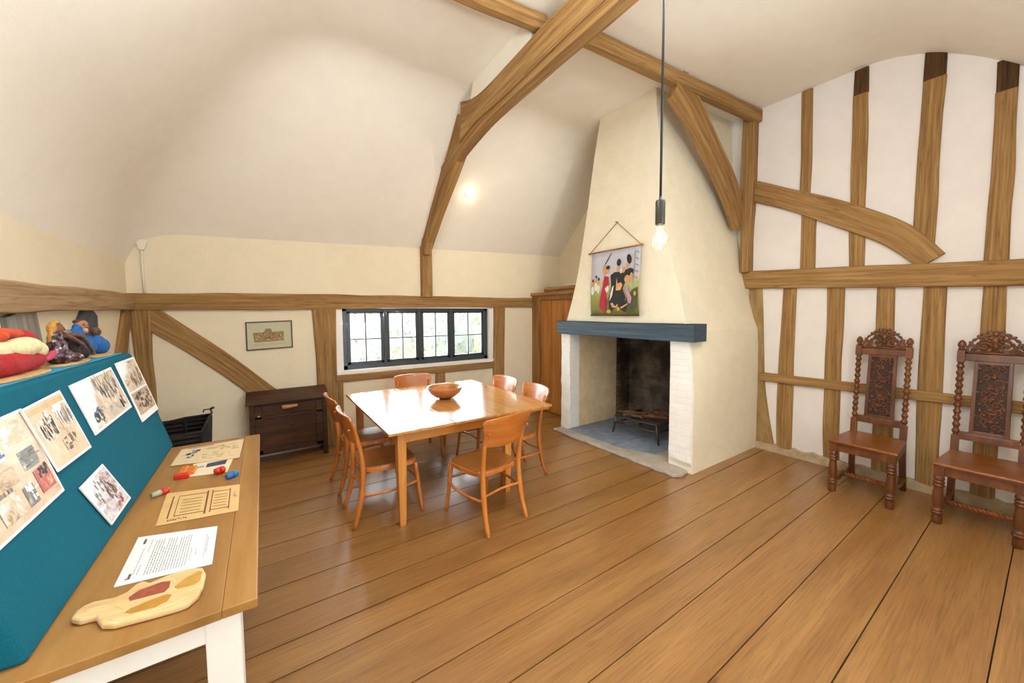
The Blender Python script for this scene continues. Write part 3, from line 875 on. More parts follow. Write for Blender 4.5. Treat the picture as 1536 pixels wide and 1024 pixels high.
    patch('skin', [(.46, .18), (.50, .20), (.56, .14), (.62, .18), (.60, .12), (.50, .12)]); patch('skin', [(.66, .12), (.80, .18), (.79, .155), (.68, .10)])
    oval('ochre', .42, .06, .05, .03); oval('ochre', .62, .10, .03, .03); oval('ochre', .94, .32, .025, .035)
    for k in range(5): patch('lad', [(.90 + .01 * k, .56 + .09 * k), (.99, .53 + .09 * k), (.99, .545 + .09 * k), (.90 + .01 * k, .575 + .09 * k)])
    patch('lad', [(.895, .52), (.91, .52), (.925, .94), (.91, .94)])
    P.build('painted_figures', mats, cl)
    MB().tube([(X - .008, yl + .03, zt + .005), (X - .008, yr - .03, zt + .005)], .009, 8).ball((X - .008, yl + .035, zt + .005), .014).ball((X - .008, yr - .035, zt + .005), .014).build('hanging_rod', M_brass, h)
    MB().tube([(X - .008, yl + .02, zt + .01), (X + .02, 3.10, 2.81), (X - .008, yr - .02, zt + .01)], .005, 6).build('hanging_cord', plain('gold_cord', S('9a7434'), .7), h)
    MB().tube([(X - .006, yl + .005, zb), (X - .006, yr, zb)], .010, 8).build('bottom_rod', plain('dark_rod', S('3c3018'), .6), h)
    MB().tube([(X - .012, 3.10, 2.815), (X + .04, 3.10, 2.815)], .006, 8).build('wall_nail', M_brass, h)
hanging()

# ================================================================== LAMPS
def pendant():
    x, y = 1.39, .95
    p = thing('pendant_lamp', (x, y, 1.955), 'bare bulb pendant lamp with dark socket hanging on a black cord', 'lamp')
    MB().tube([(x, y, 2.165), (x, y, 3.1), (x, y, 4.16)], .0052, 8).build('lamp_cord', M_black, p)
    MB().lathe([(.0185, 2.066), (.0195, 2.07), (.0195, 2.160), (.016, 2.166), (.006, 2.168), (.006, 2.18)], 20, (x, y, 0)).build('lamp_socket', plain('dark_bronze', S('3a3a30'), .4, .4), p)
    prof = [(.0135, 2.066), (.015, 2.052), (.020, 2.034), (.028, 2.018), (.0325, 2.004), (.0335, 1.994), (.031, 1.981), (.024, 1.970), (.012, 1.964), (.0005, 1.962)]
    b = MB().lathe(prof, 24, (x, y, 0)).build('light_bulb', M_bulb, p)
    MB().ball((x, y, 2.003), (.010, .010, .017)).tube([(x, y, 2.02), (x, y, 2.06)], .004, 6).build('filament', M_fil, b)
    MB().lathe([(.05, 4.16), (.05, 4.145), (.02, 4.13), (.006, 4.12)], 20, (x, y, 0)).build('ceiling_rose', M_black, p)
    return x, y
pendant()
def spotlight():
    x, y = 2.425, 4.64
    z = ceil_z(x, y)
    nrm = Vector((0, -1.14, -1)).normalized()
    rot = Vector((0, 0, -1)).rotation_difference(nrm).to_matrix()
    s = thing('ceiling_spotlight', (x, y, z), 'small round lit spotlight recessed in the sloping ceiling beyond the arched truss', 'spotlight')
    c = Vector((x, y, z))
    MB().lathe([(.05, -.012), (.062, -.008), (.064, .012), (.05, .012)], 24, c, rot).build('spot_ring', M_switch, s)
    MB().lathe([(.0005, -.006), (.05, -.006), (.05, .01)], 24, c, rot).build('spot_lens', M_spot, s)
    return c, nrm
SPOT, SPOTN = spotlight()
def junction():
    j = thing('wall_junction_box', (-.99, YB - .02, 1.93), 'small cream cable box with a thin conduit on the wall above the corner rail', 'cable box')
    MB().prism([(-1.035, 2.475), (-.935, 2.475), (-.955, 2.40), (-.965, 2.365), (-1.005, 2.365), (-1.015, 2.40)], pB, 0, .035).build('box_cover', M_switch, j, bevel=.006)
    MB().tube([pB(-.992, 2.37, .01), pB(-.990, 2.15, .01), pB(-.985, 1.93, .012)], .0125, 8).build('conduit', M_switch, j)
junction()

# ================================================================== FRAMED PRINT
def print_():
    f = thing('framed_print', (.07, YB - .02, 1.29), 'small brown framed sepia print of a building hanging left of the window', 'picture')
    A, B = (-.16, 1.292), (.305, 1.625)
    w = .012
    def q(a, b): return (a, b + (a - .07) * .035)
    mb = MB()
    for p in ([A, (B[0], A[1]), (B[0] - w, A[1] + w), (A[0] + w, A[1] + w)], [(A[0], B[1]), (A[0] + w, B[1] - w), (B[0] - w, B[1] - w), B], [A, (A[0] + w, A[1] + w), (A[0] + w, B[1] - w), (A[0], B[1])], [(B[0], A[1]), B, (B[0] - w, B[1] - w), (B[0] - w, A[1] + w)]):
        mb.prism([q(*k) for k in p], pB, 0, .02)
    mb.build('frame', plain('brown_frame', S('4a2a14'), .4), f)
    MB().prism([q(*k) for k in (A, (B[0], A[1]), B, (A[0], B[1]))], pB, 0, .010).build('mount_card', plain('sage_card', S('c5c0a0'), .7, noise=.03), f)
    t = M_ink
    rs = random.Random(4)
    mb = MB(); z0 = 1.385
    mb.prism([q(*k) for k in ((-.095, z0 + .11), (.015, z0 + .11), (.03, z0 + .15), (.06, z0 + .155), (.085, z0 + .15), (.10, z0 + .11), (.215, z0 + .115), (.215, z0), (-.08, z0 - .005))], pB, .010, .0108)
    for i in range(46):
        a = -.08 + rs.random() * .28; b = z0 + .008 + rs.random() * .09; s = rs.uniform(.006, .014)
        mb.prism([q(a, b), q(a + s, b), q(a + s, b + s * 1.2), q(a, b + s * 1.2)], pB, .0108, .0112, 1 if i % 2 else 2)
    for i in range(26):
        a = -.085 + i * .0122
        mb.prism([q(a, z0 - .04), q(a + .008, z0 - .04), q(a + .008, z0 - .03 + rs.uniform(0, .006)), q(a, z0 - .032)], pB, .0105, .0109, 3)
    mb.build('printed_image', [plain('sepia_print', S('a58a5e'), .8, noise=.3, nscale=120), plain('sepia_dark', S('6b4a28'), .8), plain('sepia_light', S('cdbb90'), .8), plain('sepia_faint', S('b5a67e'), .8)], f)
print_()

# ================================================================== CHEST, BASKET
def chest():
    x0, x1, y0, y1 = -.155, .62, 4.96, 5.22
    c = thing('wooden_chest', ((x0 + x1) / 2, 5.1, 0), 'dark brown wooden chest with a sloping lid standing under the framed print', 'chest')
    zt = .70
    mb = MB()
    mb.b2((x0 + .03, y0 + .02, .13), (x1 - .03, y1, zt))
    mb.build('chest_body', M_chest, c, bevel=.004)
    for x, y in ((x0, y0), (x1 - .05, y0), (x0, y1 - .05), (x1 - .05, y1 - .05)):
        MB().b2((x, y, 0), (x + .05, y + .05, zt)).build('leg', M_chest, c, bevel=.004)
    mb = MB()
    for z0, z1, i in ((.12, .17, 0), (.53, .555, 0), (.675, .70, 0)):
        mb.b2((x0 + .05, y0 + .006, z0), (x1 - .05, y0 + .03, z1))
    mb.b2((x0 + .05, y0 + .006, .13), (x0 + .12, y0 + .03, .69)); mb.b2((x1 - .12, y0 + .006, .13), (x1 - .05, y0 + .03, .69))
    mb.build('front_rails', M_chest, c, bevel=.003)
    MB().b2((x0 + .12, y0 + .012, .56), (x1 - .12, y0 + .024, .67)).build('drawer_front', M_chest, c, bevel=.004)
    mb = MB()
    pr = [(y0 - .03, zt), (y0 - .03, zt + .02), (y0 - .015, zt + .03), (y1 - .02, zt + .115), (y1, zt + .10), (y1, zt)]
    mb.prism(pr, lambda a, b, t: (t, a, b), x0 - .03, x1 + .02)
    mb.build('chest_lid', M_chest, c, bevel=.006)
    h = MB().tube([(.16, y0 - .012, .628), (.205, y0 - .018, .632), (.28, y0 - .018, .640), (.30, y0 - .012, .642)], .011, 8).b2((.155, y0 - .01, .635), (.31, y0 + .02, .66)).build('drawer_pull', wood('pale_pull', S('a06a34'), S('c48c50'), S('d8a468'), rough=.4), c)
    MB().ball((x0 + .085, y0 + .004, .565), .009).build('knob', plain('ivory_knob', S('d8c8b0'), .3), c)
    MB().ball((.24, y0 + .012, .43), (.016, .008, .018)).build('keyhole_plate', M_metal, c)
chest()
def basket():
    x0, x1, y0, y1, H = -.84, -.455, 4.02, 4.66, .73
    b = thing('wicker_basket', ((x0 + x1) / 2, (y0 + y1) / 2, 0), 'black slatted log basket on the floor between display table and window wall', 'basket')
    tp = .035
    def P(u, v, z):      # u, v in 0..1 across the basket, tapering to the floor
        k = tp * (1 - z / H)
        return (x0 + k + (x1 - x0 - 2 * k) * u, y0 + k + (y1 - y0 - 2 * k) * v, z)
    mb = MB()
    n = 17
    for i in range(n):
        z = .03 + i * (H - .075) / (n - 1)
        c = [P(u, v, z) for u, v in ((0, 0), (.5, -.01), (1, 0), (1.01, .5), (1, 1), (.5, 1.01), (0, 1), (-.01, .5))]
        mb.tube(c, .017, 6, closed=True, up=(0, 0, 1))
    mb.build('woven_slats', M_blackbasket, b)
    for u, v in ((0, 0), (1, 0), (1, 1), (0, 1), (.5, 1), (.5, 0)):
        MB().tube([P(u, v, .0), P(u, v, H * .5), P(u, v, H - .02)], .016, 6, smooth=False).build('basket_stake', M_blackbasket, b)
    mb = MB()
    q = -.004
    cs = [(q, q), (1 - q, q), (1 - q, 1 - q), (q, 1 - q)]
    A = [P(u, v, .02) for u, v in cs]; B = [P(u, v, H - .02) for u, v in cs]
    mb.add(A + B, [(k, (k + 1) % 4, 4 + (k + 1) % 4, 4 + k) for k in range(4)]); mb.add(A, [(3, 2, 1, 0)])
    mb.build('basket_lining', plain('dark_lining', S('1a140f'), .9), b)
    c = [P(u, v, H - .015 + dz) for u, v, dz in ((0, 0, -.03), (1, 0, 0), (1, .5, .0), (1, 1, .005), (.5, 1, -.002), (0, 1, -.03), (0, .5, -.03))]
    MB().tube(c, .014, 8, closed=True, up=(0, 0, 1)).build('basket_rim', M_blackbasket, b)
    e = Vector(P(1, 1, H))
    MB().tube([e + Vector((-.055, 0, .02)), e + Vector((-.05, 0, .045)), e + Vector((.0, 0, .045)), e + Vector((.012, 0, .0))], .008, 6).tube([e + Vector((0, 0, .045)), e + Vector((.03, 0, .06))], .012, 6).build('basket_handle', M_metal, b)
basket()

# ================================================================== DINING TABLE
def table():
    x0, x1, y0, y1, zt = .757, 2.365, 2.79, 4.50, .795
    t = thing('dining_table', (1.55, 3.65, 0), 'large square honey oak dining table with three leaves and square legs', 'table')
    seams = [x0, 1.31, 1.72, x1]
    for a, b in zip(seams[:-1], seams[1:]):
        MB().b2((a + .0016, y0, zt - .022), (b - .0016, y1, zt)).build('table_leaf', M_table, t, bevel=.003)
    mb = MB()
    ax0, ax1, ay0, ay1 = .85, 1.92, y0 + .075, y1 - .08
    mb.b2((ax0, ay0, zt - .115), (ax1, ay0 + .024, zt - .022)).b2((ax0, ay1 - .024, zt - .115), (ax1, ay1, zt - .022))
    mb.b2((ax0, ay0, zt - .115), (ax0 + .024, ay1, zt - .022)).b2((ax1 - .024, ay0, zt - .115), (ax1, ay1, zt - .022))
    mb.build('apron', M_tableapron, t, bevel=.002)
    mb = MB()
    for y in (y0 + .2, y1 - .2): mb.b2((1.2, y - .02, zt - .06), (x1 - .04, y + .02, zt - .022))
    mb.b2((x1 - .05, y0 + .03, zt - .045), (x1 - .015, y1 - .03, zt - .022)); mb.b2((ax1, y0 + .02, zt - .045), (x1 - .02, y0 + .045, zt - .022))
    mb.build('leaf_bearer', M_tableapron, t, bevel=.002)
    for x in (ax0 + .03, ax1 - .035):
        for y in (ay0 + .03, ay1 - .03):
            mb = MB(); vs = []
            for z, s in ((0, .023), (.06, .027), (.45, .034), (zt - .12, .036), (zt - .022, .036)):
                vs += [(x - s, y - s, z), (x + s, y - s, z), (x + s, y + s, z), (x - s, y + s, z)]
            fs = [(j * 4 + k, j * 4 + (k + 1) % 4, j * 4 + 4 + (k + 1) % 4, j * 4 + 4 + k) for j in range(4) for k in range(4)] + [(3, 2, 1, 0), (16, 17, 18, 19)]
            mb.add(vs, fs); mb.build('leg', M_tableleg, t, bevel=.005)
    return zt
ZT = table()
def bowl():
    b = thing('wooden_bowl', (1.60, 3.66, ZT), 'round terracotta-brown wooden bowl in the middle of the dining table', 'bowl')
    R = .192
    prof = [(.055, .0), (.062, .004), (.06, .012), (.105, .022), (.158, .062), (R - .005, .110), (R, .122), (R - .004, .128), (R - .013, .125), (R - .024, .108), (.142, .066), (.095, .035), (.0005, .027)]
    t = wood('turned_bowl', S('a0602c'), S('b87840'), S('c88a50'), 'Object', (4, 4, 30), .4, .08, coat=.2)
    MB().lathe(prof[2:], 40, (1.60, 3.66, ZT)).build('bowl_body', t, b)
    MB().lathe([(.0005, .0005), (.055, .0005), (.064, .004), (.062, .014), (.0005, .014)], 32, (1.60, 3.66, ZT)).build('bowl_foot', wood('dark_foot', S('4a2a14'), S('5c3418'), S('6c4020'), rough=.4), b)
bowl()

# ================================================================== DINING CHAIRS
def make_chair(loc, rz, label):
    c = thing('dining_chair', (0, 0, 0), label, 'chair', 'bentwood chairs around the dining table')
    # seat: rounded trapezoid
    def outline(k=0.0, n=40):
        pts = []
        for i in range(n):
            g = 2 * PI * i / n; cx, sy = math.cos(g), math.sin(g)
            e = .48
            px = math.copysign(abs(cx) ** e, cx); py = math.copysign(abs(sy) ** e, sy)
            w = .228 + .016 * py
            pts.append((px * (w - k) * (1.0), py * (.225 - k) + .015))
        return pts
    mb = MB(); mb.prism(outline(), lambda a, b, t: (a, b, t), .425, .462)
    mb.build('seat_rim', M_chairw, c, bevel=.006)
    mb = MB(); mb.prism(outline(.008), lambda a, b, t: (a, b, t), .455, .472)
    s = mb.build('seat', M_seat, c, bevel=.006); s['label'] = 'brown veneered seat'
    for sx in (-1, 1):
        p = catmull([(sx * .205, -.295, 0), (sx * .197, -.245, .16), (sx * .19, -.215, .36), (sx * .188, -.212, .50), (sx * .192, -.235, .66), (sx * .20, -.285, .845)], .05)
        m = len(p)
        r = [.0165 + .006 * math.sin(PI * min(1, i / m * 1.25)) for i in range(m)]
        MB().tube(p, r, 8, up=(1, 0, 0)).build('leg', M_chairw, c)
        p = catmull([(sx * .222, .262, 0), (sx * .208, .235, .22), (sx * .20, .212, .43)], .06)
        m = len(p)
        MB().tube(p, [.0145 + .009 * i / m for i in range(m)], 8, up=(1, 0, 0)).build('leg', M_chairw, c)
    # back panel: bent plywood, flared at the top
    mb = MB()
    nx, nz = 14, 8
    def bp(u, v, t):
        hw = .205 + .055 * v ** 1.3 - .03 * max(0, v - .86) / .14 * (1 if abs(u) > .9 else .6)
        x = u * hw
        zz = .685 + .225 * v + .016 * (1 - u * u) * v - .014 * (1 - u * u) * (1 - v)
        yy = -.237 - .048 * (1 - u * u) - .075 * v
        return (x, yy + t, zz)
    F = [bp(-1 + 2 * i / nx, j / nz, .012) for j in range(nz + 1) for i in range(nx + 1)]
    K = [bp(-1 + 2 * i / nx, j / nz, -.004) for j in range(nz + 1) for i in range(nx + 1)]
    w = nx + 1
    fs = [(j * w + i, j * w + i + 1, (j + 1) * w + i + 1, (j + 1) * w + i) for j in range(nz) for i in range(nx)]
    mb.add(F, fs, None, 0, True); mb.add(K, [f[::-1] for f in fs], None, 0, True)
    per = [i for i in range(w)] + [j * w + nx for j in range(1, nz + 1)] + [nz * w + i for i in range(nx - 1, -1, -1)] + [j * w for j in range(nz - 1, 0, -1)]
    for q in range(len(per)):
        a, b = per[q], per[(q + 1) % len(per)]
        mb.add([F[a], F[b], K[b], K[a]], [(0, 3, 2, 1)])
    mb.build('backrest', M_chairx, c, bevel=.003)
    # bent stretchers
    for sx in (-1, 1):
        p = catmull([(sx * .207, .235, .27), (sx * .235, .12, .262), (sx * .238, -.06, .256), (sx * .195, -.222, .25)], .05)
        MB().tube(p, .0115, 8, flat=1.0).build('stretcher', M_chairw, c)
    MB().tube(catmull([(-.195, -.225, .285), (0, -.20, .285), (.195, -.225, .285)], .06), .0105, 8).build('stretcher', M_chairw, c)
    MB().tube(catmull([(-.205, .232, .30), (0, .205, .30), (.205, .232, .30)], .06), .0105, 8).build('stretcher', M_chairw, c)
    MB().ball((-.198, -.308, .80), .009).ball((.198, -.308, .80), .009).build('back_pegs', M_chairw, c)
    c.location = loc; c.rotation_euler = (0, 0, rz)
    return c
R90 = PI / 2
ch0 = make_chair((.835, 3.25, 0), -R90, 'honey bentwood chair at the left side of the table, nearest the display table')
for loc, rz, lb in (((.83, 3.93, 0), -R90 + .03, 'honey bentwood chair at the left side of the table, nearest the dark chest'),
                    ((1.55, 4.34, 0), PI - .12, 'honey bentwood chair at the far side of the table in front of the window'),
                    ((2.165, 3.79, 0), R90 + .06, 'honey bentwood chair at the right side of the table, nearest the cupboard door'),
                    ((2.15, 3.19, 0), R90 - .05, 'honey bentwood chair at the right side of the table, nearest the hearth kerb'),
                    ((1.52, 2.67, 0), .152, 'honey bentwood chair at the near side of the table, seen from behind')):
    c = dup(ch0); c.location = loc; c.rotation_euler = (0, 0, rz); c['label'] = lb

# ================================================================== CARVED CHAIRS
def make_carved(loc, rz, label):
    c = thing('carved_chair', (0, 0, 0), label, 'chair', 'tall carved chairs against the right wall')
    W, SB = M_carve, M_carveseat
    mb = MB()
    mb.prism([(-.235, .305), (-.20, -.25), (.20, -.25), (.235, .305)][::-1], lambda a, b, t: (a, b, t), .475, .497)
    mb.build('seat', SB, c, bevel=.008, seg=3)
    mb = MB()
    mb.prism([(-.225, .295), (-.192, -.24), (.192, -.24), (.225, .295)][::-1], lambda a, b, t: (a, b, t), .462, .476)
    for sx in (-1, 1): mb.box((sx * .195, .02, .43), (.03, .50, .07), rot=(0, 0, -sx * .05))
    mb.box((0, .265, .43), (.40, .03, .07)); mb.box((0, -.23, .43), (.34, .03, .07))
    mb.build('seat_frame', W, c, bevel=.004)
    for sx in (-1, 1):
        x, y = sx * .195, .265
        prof = [(.024, 0), (.030, .012), (.031, .05), (.028, .072), (.034, .08), (.036, .092), (.030, .104), (.034, .114), (.026, .124), (.024, .135), (.030, .16), (.032, .21), (.028, .27), (.025, .30), (.034, .306), (.035, .318), (.026, .326), (.034, .334), (.034, .344), (.026, .352), (.033, .362), (.031, .378), (.028, .39)]
        mb = MB().lathe(prof, 18, (x, y, 0)); mb.box((x, y, .427), (.056, .056, .074))
        mb.build('leg', W, c, bevel=.002)
        p = catmull([(sx * .185, -.30, 0), (sx * .182, -.262, .14), (sx * .178, -.235, .34), (sx * .176, -.235, .48)], .06)
        mb = MB()
        mb.tube(p, .031, 4, up=(1, 1, 0), smooth=False)
        mb.build('leg', W, c, bevel=.004)
        # back post: square block, bobbin turning, block, finial (leans back a little)
        def ln(z): return -.235 - .075 * (z - .48)
        mb = MB()
        mb.box((sx * .175, ln(.55), .55), (.046, .046, .16), rot=(.075, 0, 0))
        zz = .63; prof = [(.018, zz)]
        for k in range(11):
            z0 = zz + .012 + k * .056
            prof += [(.014, z0), (.021, z0 + .012), (.0245, z0 + .024), (.021, z0 + .036), (.014, z0 + .044), (.018, z0 + .05)]
        prof.append((.019, 1.275))
        M = Matrix.Rotation(.075, 3, 'X')
        prof2 = [(r, z - .55) for r, z in prof]
        mb.lathe(prof2, 14, (sx * .175, ln(.55), .55), M)
        mb.box((sx * .175, ln(1.31), 1.31), (.046, .046, .10), rot=(.075, 0, 0))
        mb.lathe([(.016, .0), (.023, .01), (.015, .02), (.024, .036), (.026, .052), (.020, .072), (.010, .086), (.0005, .092)], 14, (sx * .175, ln(1.36), 1.36), M)
        mb.build('back_post', W, c, bevel=.002)
    def bk(a, b, t): return (a, -.235 - .075 * (b - .48) + t, b)
    MB().prism([(-.155, .60), (.155, .60), (.155, .665), (-.155, .665)], bk, -.017, .017).prism([(-.13, .612), (.13, .612), (.13, .655), (-.13, .655)], bk, .017, .021).build('back_rail', W, c, bevel=.005)
    MB().prism([(-.155, 1.275), (.155, 1.275), (.155, 1.335), (-.155, 1.335)], bk, -.017, .017).build('back_rail', W, c, bevel=.005)
    mb = MB()
    mb.prism([(-.105, .665), (.105, .665), (.10, 1.275), (-.10, 1.275)], bk, -.010, .006, 0)
    pn = mb.build('back_panel', M_carvedk, c, bevel=.002)
    mb = MB()
    for sx in (-1, 1): mb.prism([(sx * .104, .665), (sx * .078, .665), (sx * .076, 1.275), (sx * .099, 1.275)][::sx], bk, .004, .017)
    mb.prism([(-.08, .665), (.08, .665), (.08, .688), (-.08, .688)], bk, .004, .016); mb.prism([(-.078, 1.25), (.078, 1.25), (.078, 1.275), (-.078, 1.275)], bk, .004, .016)
    mb.build('panel_stiles', W, pn, bevel=.003)
    # carved scroll foliage
    rs = random.Random(6)
    def spiral(mb, a, b, r, turn, start, s, t=.010, rad=.006, n=22):
        pts = []; rr = []
        for i in range(n):
            f = i / (n - 1); g = start + s * turn * 2 * PI * f; q = r * (1 - .8 * f)
            pts.append(bk(a + q * math.cos(g), b + q * math.sin(g), t)); rr.append(rad * (1.0 - .35 * f))
        mb.tube(pts, rr, 6)
    def leaf(mb, a, b, l, w, ang, t=.011):
        R = Matrix.Rotation(-ang, 3, 'Y')
        mb.ball(bk(a, b, t), (l, .006, w), 8, 6, R=R)
    mb = MB()
    for k in range(6):
        z = .735 + k * .092
        s = 1 if k % 2 else -1
        spiral(mb, s * .030, z, .036, 1.25, PI / 2 * s, s)
        spiral(mb, -s * .036, z + .04, .024, 1.1, -PI / 2 * s, -s)
        for q in range(4):
            leaf(mb, s * .03 + .046 * math.cos(q * 1.7 + k), z + .046 * math.sin(q * 1.7 + k), .018, .009, q * 1.7 + k + .6)
        leaf(mb, -s * .058, z, .016, .008, 1.2 * s); leaf(mb, s * .005, z + .046, .02, .01, .5 * s)
        mb.ball(bk(s * .03, z, .012), .009, 8, 6)
    st = [bk(.03 * math.sin((z - .7) * 34), z, .009) for z in [.70 + i * .0125 for i in range(45)]]
    mb.tube(st, .005, 6)
    mb.build('panel_carving', W, pn)
    # openwork crest
    mb = MB()
    for s in (-1, 1):
        spiral(mb, s * .115, 1.375, .036, 1.3, -PI / 2, s, 0, .0095)
        spiral(mb, s * .058, 1.40, .040, 1.2, PI, -s, 0, .010)
        spiral(mb, s * .030, 1.455, .034, 1.2, -PI / 2, -s, 0, .009)
        for a, b, l, w, g in ((.145, 1.352, .022, .014, .3), (.09, 1.415, .026, .013, 2.2), (.118, 1.41, .02, .012, .9), (.06, 1.452, .026, .013, 2.4), (.03, 1.50, .022, .012, 2.0), (.085, 1.36, .02, .012, 1.2), (.03, 1.37, .022, .014, 1.9), (.07, 1.475, .016, .01, .8), (.0, 1.41, .016, .022, 0)):
            leaf(mb, s * a, b, l, w, g if s > 0 else PI - g, 0)
        mb.ball(bk(s * .115, 1.375, 0), .012, 8, 6); mb.ball(bk(s * .058, 1.40, 0), .012, 8, 6)
    mb.ball(bk(0, 1.45, .004), (.022, .014, .03), 10, 8); mb.ball(bk(0, 1.505, 0), (.018, .012, .02), 10, 8)
    mb.tube([bk(-.15, 1.34, 0), bk(0, 1.346, 0), bk(.15, 1.34, 0)], .010, 8)
    for i in range(15):
        g = PI * (i + .5) / 15
        rr = 1.0 + .10 * math.sin(g) ** 6
        leaf(mb, .146 * math.cos(g) * rr, 1.342 + .165 * math.sin(g) * rr, .019, .012, g + (PI / 2 if i % 2 else .5), 0)
        mb.ball(bk(.115 * math.cos(g), 1.342 + .128 * math.sin(g), .004), (.012, .008, .011), 8, 6)
    arc = [bk(.148 * math.cos(g), 1.345 + .158 * math.sin(g), -.002) for g in [PI * i / 24 for i in range(25)]]
    mb.tube(arc, .0075, 6)
    mb.build('crest', W, c)
    # stretchers: two scrolled sides and a twisted cross rod
    for sx in (-1, 1):
        p = catmull([(sx * .193, .25, .13), (sx * .19, .13, .10), (sx * .186, .0, .115), (sx * .184, -.12, .085), (sx * .182, -.262, .12)], .04)
        MB().tube(p, [.016 + .006 * abs(math.sin(i * .7)) for i in range(len(p))], 8, flat=1.3).build('stretcher', W, c)
    mb = MB()
    for ph in (0, PI):
        pts = [(-.185 + .37 * i / 60, .02 + .011 * math.cos(i * .75 + ph), .112 + .011 * math.sin(i * .75 + ph)) for i in range(61)]
        mb.tube(pts, .0115, 7)
    mb.build('twisted_stretcher', wood('worn_twist', S('6e3412'), S('94501f'), S('ac6a30'), rough=.4, coat=.2), c)
    c.location = loc; c.rotation_euler = (0, 0, rz)
    return c
cc = make_carved((4.70, .945, 0), R90, 'tall carved oak chair against the right wall, nearest the chimney')
c2 = dup(cc); c2.location = (4.70, .285, 0); c2['label'] = 'tall carved oak chair at the right edge of the photo, with its side cut off'

# ================================================================== DISPLAY TABLE AND BOARD
DX0, DX1, DY0, DY1, DZ = -1.0, -.042, 1.30, 3.13, .86
def display_table():
    t = thing('display_table', (-.5, 2.2, 0), 'white framed display table with oak top in the left foreground', 'table')
    mb = MB()
    mb.b2((DX0, DY0, DZ - .028), (DX1 - .0842, DY1, DZ))
    mb.build('tabletop', M_dtop, t, bevel=.003)
    MB().b2((DX1 - .084, DY0, DZ - .028), (DX1, DY1, DZ)).build('top_edge_board', M_dtop, t, bevel=.003)
    mb = MB()
    a0, a1, b0, b1 = DX0 + .05, DX1 - .045, DY0 + .035, DY1 - .04
    mb.b2((a0, b0, DZ - .105), (a1, b0 + .022, DZ - .028)).b2((a0, b1 - .022, DZ - .105), (a1, b1, DZ - .028))
    mb.b2((a0, b0, DZ - .105), (a0 + .022, b1, DZ - .028)).b2((a1 - .022, b0, DZ - .105), (a1, b1, DZ - .028))
    mb.build('apron', M_white, t, bevel=.002)
    for x in (a0, a1 - .082):
        for y in (b0 - .004, b1 - .078):
            MB().b2((x, y, 0), (x + .084, y + .082, DZ - .028)).build('leg', M_white, t, bevel=.004)
display_table()
BB, BT = Vector((-.50, 0, DZ + .001)), Vector((-.668, 0, 1.473))
SD = (BT - BB); SL = SD.length; SD = SD.normalized(); SN = Vector((SD.z, 0, -SD.x))
def slope(y, s, t=0.0):
    p = BB + SD * s + SN * t
    return (p.x, y, p.z)
YE = 3.16
def display_board():
    b = thing('display_stand', (-.7, 2.2, DZ), 'sloping teal display board with a flat top standing on the display table', 'display board')
    mb = MB()
    pr = [(BB.x, BB.z), (BT.x, BT.z), (-.985, 1.473), (-.985, DZ + .001)]
    mb.prism(pr, lambda a, c, t: (a, t, c), 1.36, YE)
    mb.build('felt_panel', M_teal, b, bevel=.012, seg=3)
    MB().b2((-.978, 1.38, 1.4735), (-.700, YE - .03, 1.477)).build('top_cover', M_cyan, b)
display_board()
rs = random.Random(9)
for i, (y0, y1, x0, x1, lb) in enumerate(((1.86, 2.36, -.94, -.690, 'under the red figurine'), (2.40, 2.78, -.93, -.700, 'under the dark brown figurine'), (2.82, 3.12, -.92, -.705, 'under the two blue figurines'))):
    poly = []
    for k in range(18):
        g = 2 * PI * k / 18
        e = .6
        poly.append(((x0 + x1) / 2 + (x1 - x0) / 2 * math.copysign(abs(math.cos(g)) ** e, math.cos(g)) * rs.uniform(.9, 1.0), (y0 + y1) / 2 + (y1 - y0) / 2 * math.copysign(abs(math.sin(g)) ** e, math.sin(g)) * rs.uniform(.9, 1.03)))
    tag(MB().prism(poly, lambda a, b, t: (a, b, t), 1.4775, 1.486).build('crumpled_paper', M_sand, bevel=.003), 'sandy crumpled paper ' + lb, 'paper', 'sandy paper on the display board top')

# pictures on the board
W_, T_, B_ = S('f4f2ee'), S('cdb08a'), S('6e7f9a')
def ink(seed, extra, scale, white=None):
    return sketch('print_%d' % seed, extra, scale, seed * 3.7, white=white)
pale = [(.30, S('4a4038')), (.40, S('9c8260')), (.47, S('c9ad86')), (.56, S('d9c6aa')), (.64, S('dfe2e6')), (.8, S('f2f3f4'))]
bluey = [(.30, S('39455c')), (.38, S('7d8ba6')), (.46, S('c9ad86')), (.54, S('cdb38e')), (.62, S('e2dccf')), (.75, S('f2f3f4'))]
tanny = [(.30, S('3f3224')), (.40, S('8a6c48')), (.50, S('bd9b70')), (.60, S('cfb18a')), (.75, S('e4d6c0'))]
redd = [(.28, S('4a2a28')), (.36, S('9c4a3e')), (.44, S('b09088')), (.54, S('d5cfd4')), (.66, S('eceef2')), (.8, S('f6f6f6'))]
reds = [(.30, S('2e2622')), (.42, S('5a4a44')), (.50, S('a8301c')), (.58, S('c0562e')), (.68, S('c9ad86'))]
greys = [(.30, S('2c2a2a')), (.45, S('5a564e')), (.56, S('7a766a')), (.70, S('cfcabc'))]
